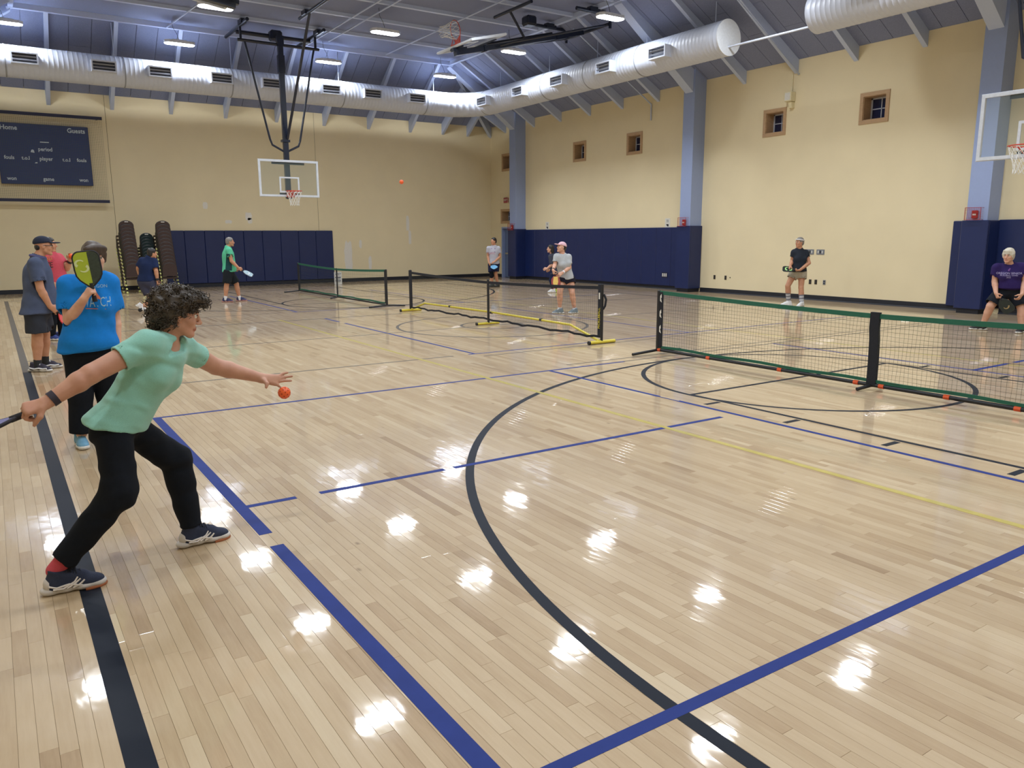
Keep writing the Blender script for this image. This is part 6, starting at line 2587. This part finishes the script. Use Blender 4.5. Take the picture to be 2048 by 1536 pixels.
# ---- man in the grey shirt by the corner door
P = Person('dark-haired man in a light grey shirt near the corner door', (14.02, 22.35), SKIN_C, h=.013, head=1.0)
P.pose(head=(987, 482, 0), neck=(988, 492, .02), shR=(977, 497, .0), shL=(997, 497, .06), elR=(976, 512.5, .02), wrR=(978, 526, -.1), elL=(999.5, 513.5, .06), wrL=(989.5, 523, -.2),
       hipR=(982.5, 529, .02), hipL=(993, 529, .05), knR=(983, 548, -.06), knL=(991, 546, .05), anR=(983.5, 567.5, -.02), anL=(995, 566, .12))
P.foot_at('R', 982, -.10, -.8, -.5, length=.29)
P.foot_at('L', 994, .08, -.5, -.8, length=.29)
P.head_frame(P.dir(-.75, -.65, 0))
simple_body(P, arm_r=(.054, .045, .045, .030), leg_r=(.085, .06, .06, .040), hands=[
    ('R', dict(d=P.dir(.35, -.3, -.8), n=P.dir(.7, .2, 0), curl=.9, spread=.05, thumb=1)),
    ('L', dict(d=P.dir(-.8, -.3, -.3), n=P.dir(0, .4, -.8), curl=.9, spread=.05, thumb=-1))])
sh = shirt(P, tee('light_grey_tee', (178, 178, 190)), grow=.024, W=1.0, Dp=1.1, low=.18, hem=(P.pt(987, 527, 0), P.dir(0, 0, -1)), sleeve=(.62, .62), sr=(.072, .078), h=.013)
M_PRINT_P = mat('purple_shirt_print', (108, 66, 130), rough=.8)
M_PRINT_R = mat('pink_shirt_print', (190, 108, 128), rough=.8)
chest_text(P, sh, 'N', 986.5, 501.5, .22, M_PRINT_P, d=-.45)
chest_text(P, sh, 'CATS', 983, 507.5, .09, M_PRINT_R, d=-.45)
lower(P, tee('navy_shorts', (28, 34, 66)), hip_r=.112, knee_r=.10, to=.82, W=1.0, Dp=1.1, top=.07, flare=.008, h=.013, name='shorts')
SDF().rc(P.J['knR'] + P.u * .1, P.J['knR'] - P.u * .09, .078, .066, .02).build('knee_sleeve', M_BLACKP, P.o, .012, P.root)
hair_cap(P, M_HAIR_DK, SHORT_HAIR, SHORT_CUT, h=.010)
for s in 'RL':
    P.shoe(s, mat('dark_grey_shoe', (58, 60, 58), rough=.7), M_BLACKSHOE, h=.010, w=1.1)
    sock(P, s, M_BLACKSHOE if s == 'R' else M_WHITESHOE, .10, (.044, .045), h=.011)
M_LBPAD = mat('light_blue_paddle_face', (120, 180, 224), rough=.3)
paddle('light blue paddle held by the man in the light grey shirt', P.J['wrR'] + P.dir(.35, -.3, -.8) * .075 + P.dir(.7, .2, 0) * .024, P.dir(.55, -.75, -.30), P.dir(-.1, -.6, .8), M_LBPAD, M_LBPAD, M_PGRIP)

# ---- woman with long dark hair behind the pink-capped player
P = Person('woman with long dark hair in dark clothes crouching by the side wall pads', (14.1, 19.0), SKIN_B, h=.013, head=.95)
P.pose(head=(1100.5, 497.5, 0), neck=(1104, 508, .02), shR=(1101, 513.5, -.10), shL=(1110, 513, .16), elR=(1103, 530, -.15), wrR=(1094, 537, -.15), elL=(1112, 530, .2), wrL=(1100, 540, .2),
       hipR=(1107, 544, -.06), hipL=(1114, 544, .10), knR=(1102.5, 560.5, -.05), knL=(1110, 560.5, .10), anR=(1106, 578, -.05), anL=(1114, 577, .12))
P.foot_at('R', 1103, -.05, -1, -.1, length=.25)
P.foot_at('L', 1110.5, .12, -1, -.2, length=.25)
P.head_frame(P.dir(-1, -.15, .0))
simple_body(P, arm_r=(.048, .04, .04, .027), leg_r=(.078, .055, .052, .038), hands=[
    ('R', dict(d=P.dir(-.9, -.05, -.3), n=P.dir(0, .9, -.2), curl=.7, spread=.05, thumb=-1)),
    ('L', dict(d=P.dir(-.9, .0, -.3), n=P.dir(0, -.9, -.2), curl=.7, spread=.05, thumb=1))])
shirt(P, tee('charcoal_top', (62, 66, 80)), grow=.018, W=.95, Dp=1.0, bust=.04, low=.16, sleeve=(.95, .95), sr=(.062, .056), h=.013)
lower(P, tee('navy_leggings', (30, 38, 70)), hip_r=.096, knee_r=.066, ankle_r=.046, to=1.95, W=.98, h=.013, name='leggings')
hair_cap(P, M_HAIR_DK, [((0, -.016, .036), (.084, .104, .092)), ((0, -.075, -.05), (.072, .05, .12)), ((0, -.085, -.16), (.06, .035, .10)), ((.06, -.03, -.07), (.025, .04, .10)), ((-.06, -.03, -.07), (.025, .04, .10))],
         [((0, .055, .045), (0, .85, -.4))], h=.011)
M_NEON = mat('neon_yellow_shoe', (206, 222, 92), rough=.6)
for s in 'RL':
    P.shoe(s, M_NEON if s == 'L' else M_WHITESHOE, M_WHITESOLE if s == 'R' else M_NEON, h=.010, w=1.1)

# ---- woman with the pink cap
P = Person('woman in a pink cap and light grey shirt ready behind the yellow net', (10.42, 13.6), SKIN_B, h=.0105, head=.97)
P.pose(head=(1123, 494.5, 0), neck=(1124.5, 509, .02), shR=(1112.5, 514, -.03), shL=(1137, 514.5, .08), elR=(1109.5, 530, -.08), wrR=(1106, 540, -.26), elL=(1139, 535, .0), wrL=(1125, 545.5, -.24),
       hipR=(1123.5, 559, .02), hipL=(1141, 559, .10), knR=(1119.5, 586, -.12), knL=(1144, 586, .0), anR=(1119.5, 615.5, -.02), anL=(1149, 617, .08))
P.foot_at('R', 1115.5, -.06, -1, -.12, length=.26)
P.foot_at('L', 1146, -.02, -.75, -.65, length=.26)
P.head_frame(P.dir(-.85, -.5, .22))
simple_body(P, arm_r=(.048, .041, .041, .027), leg_r=(.088, .060, .060, .038), fine=True, hands=[
    ('R', dict(d=P.dir(.25, -.2, -.9), n=P.dir(.7, .3, 0), curl=1.0, spread=.05, thumb=1)),
    ('L', dict(d=P.dir(-.75, -.2, -.5), n=P.dir(-.3, .6, -.6), curl=.5, spread=.15, thumb=-1))])
P.eyes(M_BROW)
sh = shirt(P, tee('heather_grey_tee', (176, 180, 184)), grow=.020, W=.98, Dp=1.05, bust=.045, low=.2, hem=(P.pt(1134, 557, 0), P.dir(.12, 0, -1)), sleeve=(.62, .62), sr=(.062, .068), neck_r=.064,
           vneck=P.pt(1121.5, 517, -.2), h=.0105, warp=wrinkles(.004, 28, 55))
lower(P, tee('black_running_shorts', (28, 28, 42)), hip_r=.108, knee_r=.098, to=.30, W=1.02, Dp=1.05, top=.05, flare=.012, h=.0105, name='shorts')
cap_hat(P, mat('pink_cap', (218, 178, 190), rough=.85), h=.008)
hair_cap(P, M_HAIR_DK, [((0, -.035, .012), (.080, .082, .075)), ((0, -.088, -.035), (.035, .03, .06))], [((0, .012, 0), (0, .9, -.25))], h=.009)
M_GREYSHOE = mat('grey_blue_shoe', (112, 126, 136), rough=.7)
for s in 'RL':
    P.shoe(s, M_GREYSHOE, M_WHITESOLE, h=.0075, lace=M_WHITESHOE, w=1.1)
    sock(P, s, M_WHITESHOE, .08, (.041, .042), h=.009)
d = unit(P.J['wrL'] - P.J['elL'])
MB().tube([Vector(P.J['wrL'] - d * .05 - P.root), Vector(P.J['wrL'] - d * .015 - P.root)], .034, 12).build('watch', M_WHITESHOE, P.o, smooth=50)
d = unit(P.J['wrR'] - P.J['elR'])
MB().tube([Vector(P.J['wrR'] - d * .04 - P.root), Vector(P.J['wrR'] - d * .015 - P.root)], .033, 12).build('wrist_band', M_BLACKM, P.o, smooth=50)
M_REDP2 = mat('dark_red_paddle_face', (142, 46, 42), rough=.4)
M_YELP = mat('yellow_paddle_print', (220, 184, 92), rough=.4)
paddle('red and yellow paddle held low by the pink-capped woman', P.J['wrR'] + P.dir(.25, -.2, -.9) * .072 + P.dir(.7, .3, 0) * .02, P.dir(.12, -.3, -.95), P.dir(-.15, -1, .1), M_REDP2, M_REDP2, M_PGRIP,
       logo=[[(-.06, -.10), (.03, -.11), (.06, .02), (.05, .10), (-.02, .11), (-.055, .02)]], logo_m=M_YELP)

# ---- person in the black shirt with a white headband
P = Person('grey-haired player in a black V-neck shirt and beige shorts by the bare wall', (15.93, 11.87), SKIN_C, h=.011, head=1.0)
P.pose(head=(1599, 484.5, 0), neck=(1598.5, 498, .02), shR=(1587.5, 505, .0), shL=(1612, 505.5, .08), elR=(1584, 523, .02), wrR=(1580.5, 532, -.16), elL=(1618, 526, .04), wrL=(1600, 540, -.20),
       hipR=(1588.5, 546, .03), hipL=(1604, 546, .08), knR=(1575.5, 572, -.05), knL=(1602, 575, .0), anR=(1577, 603, .02), anL=(1603.5, 609, -.04))
P.foot_at('R', 1572, -.02, -1, -.25, length=.28)
P.foot_at('L', 1600.5, -.16, -.55, -1, length=.28)
P.head_frame(P.dir(-.75, -.7, .02))
simple_body(P, arm_r=(.050, .043, .043, .029), leg_r=(.086, .060, .060, .040), fine=True, hands=[
    ('R', dict(d=P.dir(-.2, -.4, -.5), n=P.dir(.6, .2, -.6), curl=.6, spread=.1, thumb=1)),
    ('L', dict(d=P.dir(-.9, -.25, -.15), n=P.dir(-.1, .3, .8), curl=1.1, spread=.05, thumb=1))])
P.eyes(M_BROWGR)
sh = shirt(P, tee('black_tee', (38, 44, 54)), grow=.022, W=1.0, Dp=1.1, belly=.03, bust=.035, low=.14, hem=(P.pt(1597, 542, 0), P.dir(0, 0, -1)), sleeve=(.48, .48), sr=(.066, .072), neck_r=.066,
           vneck=P.pt(1595.5, 504.5, -.25), h=.011, warp=wrinkles(.003, 28, 65))
lower(P, tee('beige_shorts', (168, 160, 142)), hip_r=.112, knee_r=.105, to=.42, W=1.02, Dp=1.1, top=.05, flare=.014, h=.011, name='shorts')
hair_cap(P, M_HAIR_GR, SHORT_HAIR, SHORT_CUT, h=.009)
F, U, R = P.hf
MB().tube([Vector(P.hp(.083 * math.cos(a), -.012 + .103 * math.sin(a), .052 + .012 * math.sin(a)) - P.root) for a in np.linspace(0, 2 * PI, 25)[:-1]], .013, 8, closed=True).build('headband', M_WHITESHOE, P.o, smooth=60)
M_STRIPE = mat('grey_sock_stripe', (112, 112, 122), rough=.9)
M_SOCKG = mat('pale_grey_sock', (190, 190, 194), rough=.9)
for s in 'RL':
    P.shoe(s, M_WHITESHOE, M_WHITESOLE, h=.008, w=1.1)
    so = sock(P, s, M_SOCKG, .74, (.046, .062), h=.009)
    a, k = P.J['an' + s], P.J['kn' + s]
    for t0 in (.16, .36, .54):
        MB().tube([Vector(a + (k - a) * (t0 - .035) - P.root), Vector(a + (k - a) * (t0 + .035) - P.root)], [.049 + .018 * t0, .0505 + .018 * t0], 16).build('stripe', M_STRIPE, so, smooth=50)
M_BKPAD = mat('black_paddle_face', (26, 34, 30), rough=.4)
M_NEONL = mat('neon_green_logo', (186, 240, 150), rough=.4)
paddle('black paddle with a neon green emblem held by the black-shirted player', P.J['wrL'] + P.dir(-.9, -.25, -.15) * .07 + P.dir(-.1, .3, .8) * .02, P.dir(-1, -.05, .06), P.dir(.1, -.62, .78), M_BKPAD, M_BKPAD, M_PGRIP,
       logo=[[(x, y + .03) for x, y in swoosh(0, 0, 1.35, 1)], [(x, y - .03) for x, y in swoosh(0, 0, 1.35, -1)]], logo_m=M_NEONL)

# ---- woman in the purple shirt
P = Person('white-haired woman in a purple shirt crouching ready beside the near column', (14.6, 6.65), SKIN_B, h=.0105, head=1.02)
P.pose(head=(2017, 511, -.06), neck=(2018.5, 530, .02), shR=(1993, 536, .0), shL=(2043, 535, .06), elR=(1989.5, 563, -.02), wrR=(1992, 586, -.16), elL=(2050, 562, .02), wrL=(2044, 588, -.2),
       hipR=(2005, 584, .06), hipL=(2032, 584, .08), knR=(1981, 612, -.06), knL=(2043, 617, -.02), anR=(1966, 648, .02), anL=(2042, 656, -.08))
P.foot_at('R', 1955, .0, -1, -.12, length=.28)
P.foot_at('L', 2040, -.16, -.35, -1, length=.28)
P.head_frame(P.dir(-.32, -1, -.03))
simple_body(P, arm_r=(.056, .048, .047, .031), leg_r=(.094, .066, .062, .042), fine=True, belly=.03, hands=[
    ('R', dict(d=P.dir(.35, -.25, -.85), n=P.dir(.7, .3, 0), curl=1.1, spread=.05, thumb=1)),
    ('L', dict(d=P.dir(-.4, -.25, -.8), n=P.dir(-.7, .3, 0), curl=.6, spread=.1, thumb=-1))])
P.eyes(M_BROWGR)
sh = shirt(P, tee('purple_tee', (42, 29, 84)), grow=.026, W=1.22, Dp=1.22, bust=.06, belly=.06, low=.12, hem=(P.pt(2018, 577, 0), P.dir(0, 0, -1)), sleeve=(.72, .72), sr=(.080, .088), neck_r=.066,
           h=.0105, warp=wrinkles(.004, 24, 75))
M_PRINT_L = mat('lilac_shirt_print', (172, 164, 200), rough=.8)
chest_text(P, sh, 'OREGON SENIOR', 2018.5, 548.7, .048, M_PRINT_L, d=-.5)
chest_text(P, sh, 'PICKLEBALL GAMES', 2018, 553, .030, M_PRINT_L, d=-.5)
chest_text(P, sh, '2022', 2017.5, 557, .034, M_PRINT_L, d=-.5)
chest_poly(P, sh, [(2016, 543), (2017, 540.5), (2019, 539), (2020, 537.5), (2021.5, 539), (2020, 542), (2018, 544.5)], M_PRINT_P, d=-.5)
lower(P, tee('black_long_shorts', (28, 32, 42)), hip_r=.125, knee_r=.112, to=.88, W=1.15, Dp=1.2, top=.06, flare=.01, h=.0105, name='shorts')
hair_cap(P, M_HAIR_WH, [((0, -.014, .040), (.087, .106, .094)), ((0, -.055, -.02), (.080, .060, .085)), ((.0, .062, .078), (.068, .030, .026)), ((.068, .012, .01), (.020, .045, .050)), ((-.068, .012, .01), (.020, .045, .050))],
         [((0, .10, .04), (0, 1, -.35))], warp=rough_warp(.0025, 80, 9), h=.0085)
for s in 'RL':
    P.shoe(s, M_BLACKSHOE, M_WHITESOLE, h=.0075, w=1.12)
    sock(P, s, M_WHITESHOE, .06, (.046, .047), h=.009)
M_GOLD = mat('gold_paddle_print', (150, 126, 84), rough=.4)
paddle('black and gold paddle lowered by the purple-shirted woman', P.J['wrR'] + P.dir(.35, -.25, -.85) * .075 + P.dir(.7, .3, 0) * .022, P.dir(.62, -.1, -.76), P.dir(-.1, -1, .1), M_BKPAD, M_BKPAD, M_PGRIP,
       logo=[[(x, y + .02) for x, y in swoosh(0, 0, 1.0, 1)]], logo_m=M_GOLD)
